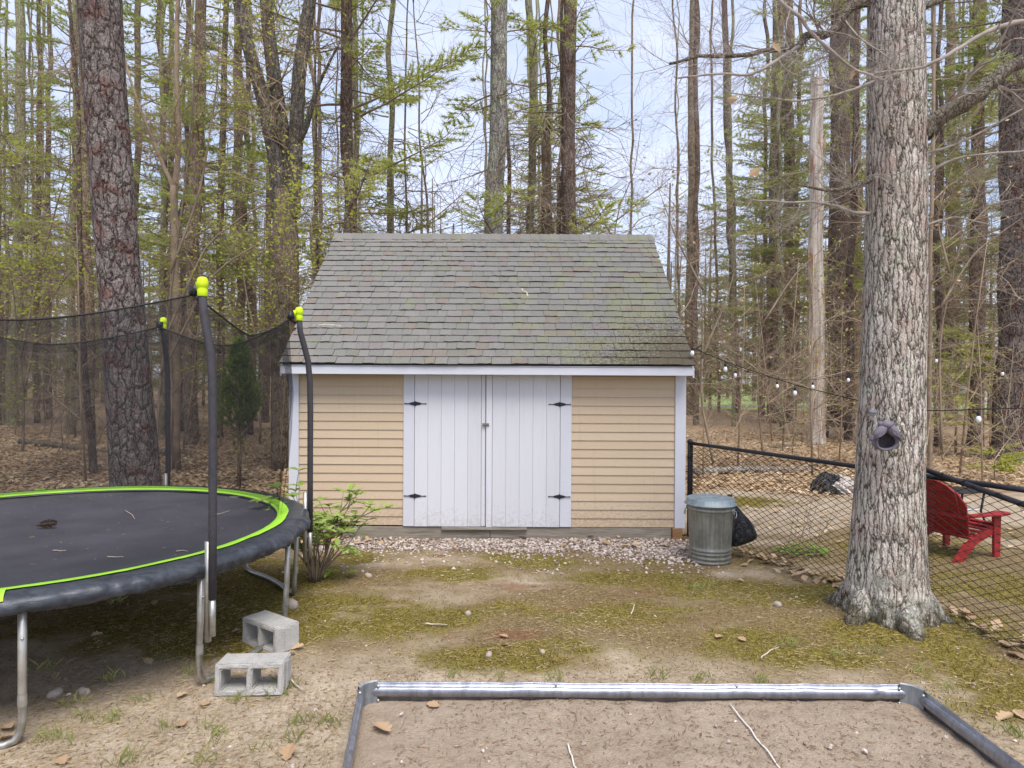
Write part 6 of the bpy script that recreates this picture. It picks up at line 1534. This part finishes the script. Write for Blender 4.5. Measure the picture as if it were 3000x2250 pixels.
# grass tufts
m = MB()
tuft = [(130, 2175), (188, 2185), (470, 2150), (620, 2140), (630, 2170), (850, 2170), (760, 2190), (320, 2120), (250, 2110), (600, 2235), (420, 2060), (210, 2070), (640, 2000), (810, 2040), (840, 2010), (700, 2055), (880, 2120), (960, 2130), (2790, 2030), (2700, 1975), (2310, 1900), (1620, 2000), (1930, 1990), (2060, 2000), (330, 1770), (2080, 1720), (2040, 1725), (370, 2235), (460, 1670), (2230, 2010), (1450, 1990), (120, 1960), (330, 1990), (560, 1980), (2450, 1930), (2560, 1920), (1330, 1990), (2960, 2150)]
for px, py in tuft:
    b = gd(px, py); 
    for j in range(int(16 + 26 * rg.random())):
        a = rg.random() * 6.28; rr_ = .05 * math.sqrt(rg.random()) * 1.4; h = .025 + .055 * rg.random(); ln_ = rg.normal(size=2) * .03
        c = np.array((b[0] + rr_ * math.cos(a), b[1] + rr_ * math.sin(a), 0)); c[2] = float(gz(c[:1], c[1:2])[0]) - .003; s_ = np.array((math.cos(a), math.sin(a), 0)) * .0022
        m.add([c - s_, c + s_, c + np.array((ln_[0] * .4, ln_[1] * .4, h * .6)) + s_ * .7, c + np.array((ln_[0], ln_[1], h))], t=[(0, 1, 2), (0, 2, 3)])
tag(m.build('grass', MAT['grass_blade']), 'sparse tufts of thin grass in the bare yard', 'grass', kind='stuff')
# single dry leaves one can pick out
LV = [(1118, 2130, 1.9, 'large pale oak leaf on the soil in the left corner of the bed', .1), (843, 2215, 1.7, 'brown oak leaf at the bottom edge left of the bed', 0), (528, 2136, 1.2, 'tan oak leaf alone in the dirt left of the near block', 0), (597, 2072, 1.2, 'curled oak leaf just below the near trampoline leg', 0), (530, 2050, 1.1, 'tan leaf touching the near trampoline leg foot', 0), (870, 1908, 1.3, 'brown oak leaf leaning on the farther concrete block', 0), (845, 1925, 1.2, 'tan oak leaf between the two concrete blocks', 0), (775, 1900, 1.1, 'reddish leaf in front of the farther block holes', 0),
      (2108, 1876, 1.3, 'pale oak leaf on the moss left of the oak', 0), (2176, 1884, 1.0, 'narrow pale leaf beside the oak leaf left of the oak', 0), (2950, 2108, 1.6, 'large tan leaf right of the bed corner', 0), (2992, 2100, 1.2, 'leaf at the right edge beside the large tan leaf', 0), (2990, 1930, 1.5, 'curled rusty leaf at the right edge by the fence foot', 0), (2830, 1815, 1.4, 'dark rusty leaf standing against the sloping fence panel', 0), (1475, 1870, 1.1, 'pale leaf on the reddish moss in the middle yard', 0), (1480, 1900, 1.0, 'thin pale leaf just below the middle yard leaf', 0), (2183, 1660, 1.1, 'pale leaf right of the dustbin foot', 0), (2240, 1642, 1.2, 'white-backed leaf at the fence foot right of the dustbin', 0), (1268, 2062, 1.1, 'pale leaf tucked under the back rail of the bed', .1), (2170, 1705, 1.0, 'flat pale chip on the moss below the dustbin', 0),
      (450, 1778, 1.2, 'tan oak leaf in the trampoline shade near the middle', 0), (540, 1752, 1.3, 'upright tan leaf in the shade behind the pole', 0), (565, 1833, 1.2, 'tan leaf in the shade left of the front leg', 0), (280, 1870, 1.2, 'tan leaf in the deep shade under the mat', 0), (205, 1940, 1.2, 'brown leaf lower left in the trampoline shade', 0), (160, 1990, 1.1, 'pale leaf in the shade near the two pale stones', 0), (430, 1945, 1.2, 'reddish leaf in the shade left of the near leg', 0), (25, 2180, 1.8, 'rusty leaf at the foot of the leftmost leg', 0), (15, 2150, 1.4, 'tan leaf by the left edge beside the leftmost leg', 0), (175, 2245, 1.2, 'thin tan leaf at the bottom left edge', 0), (690, 1860, 1.0, 'curled leaf left of the farther block', 0)]
for k, (px, py, s_, lb, zz) in enumerate(LV):
    b = gd(px, py, zz if zz else 0); z = (soil_z(b[0], b[1]) if zz else float(gz(np.array([b[0]]), np.array([b[1]]))[0])) + .016
    o = link(OL[k % 6], 'fallen_leaf', None, (b[0], b[1], z), ((rng.random() - .5) * .5, (rng.random() - .5) * .5, rng.random() * 6.28)); o.scale = (s_ * .58,) * 3
    tag(o, lb, 'leaf', 'single fallen leaves')
for lb, pts in (('dead curved stick on the dirt left of the oak foot', [(2232, 1935), (2255, 1915), (2285, 1903)]), ('thin stick on the dirt left of the back rail', [(850, 2000), (868, 2018), (885, 2030)]), ('thin bent stick on the moss right of centre', [(1850, 1805), (1856, 1790), (1860, 1775)]), ('small stick on the gravel edge before the shed', [(1205, 1625), (1215, 1615), (1228, 1603)]), ('pale bark strip on the moss in the middle yard', [(1245, 1834), (1280, 1835), (1310, 1838)])):
    stick('ground_stick', lb, [gd(x, y) + np.array((0, 0, .012)) for x, y in pts], .006, 'stick')
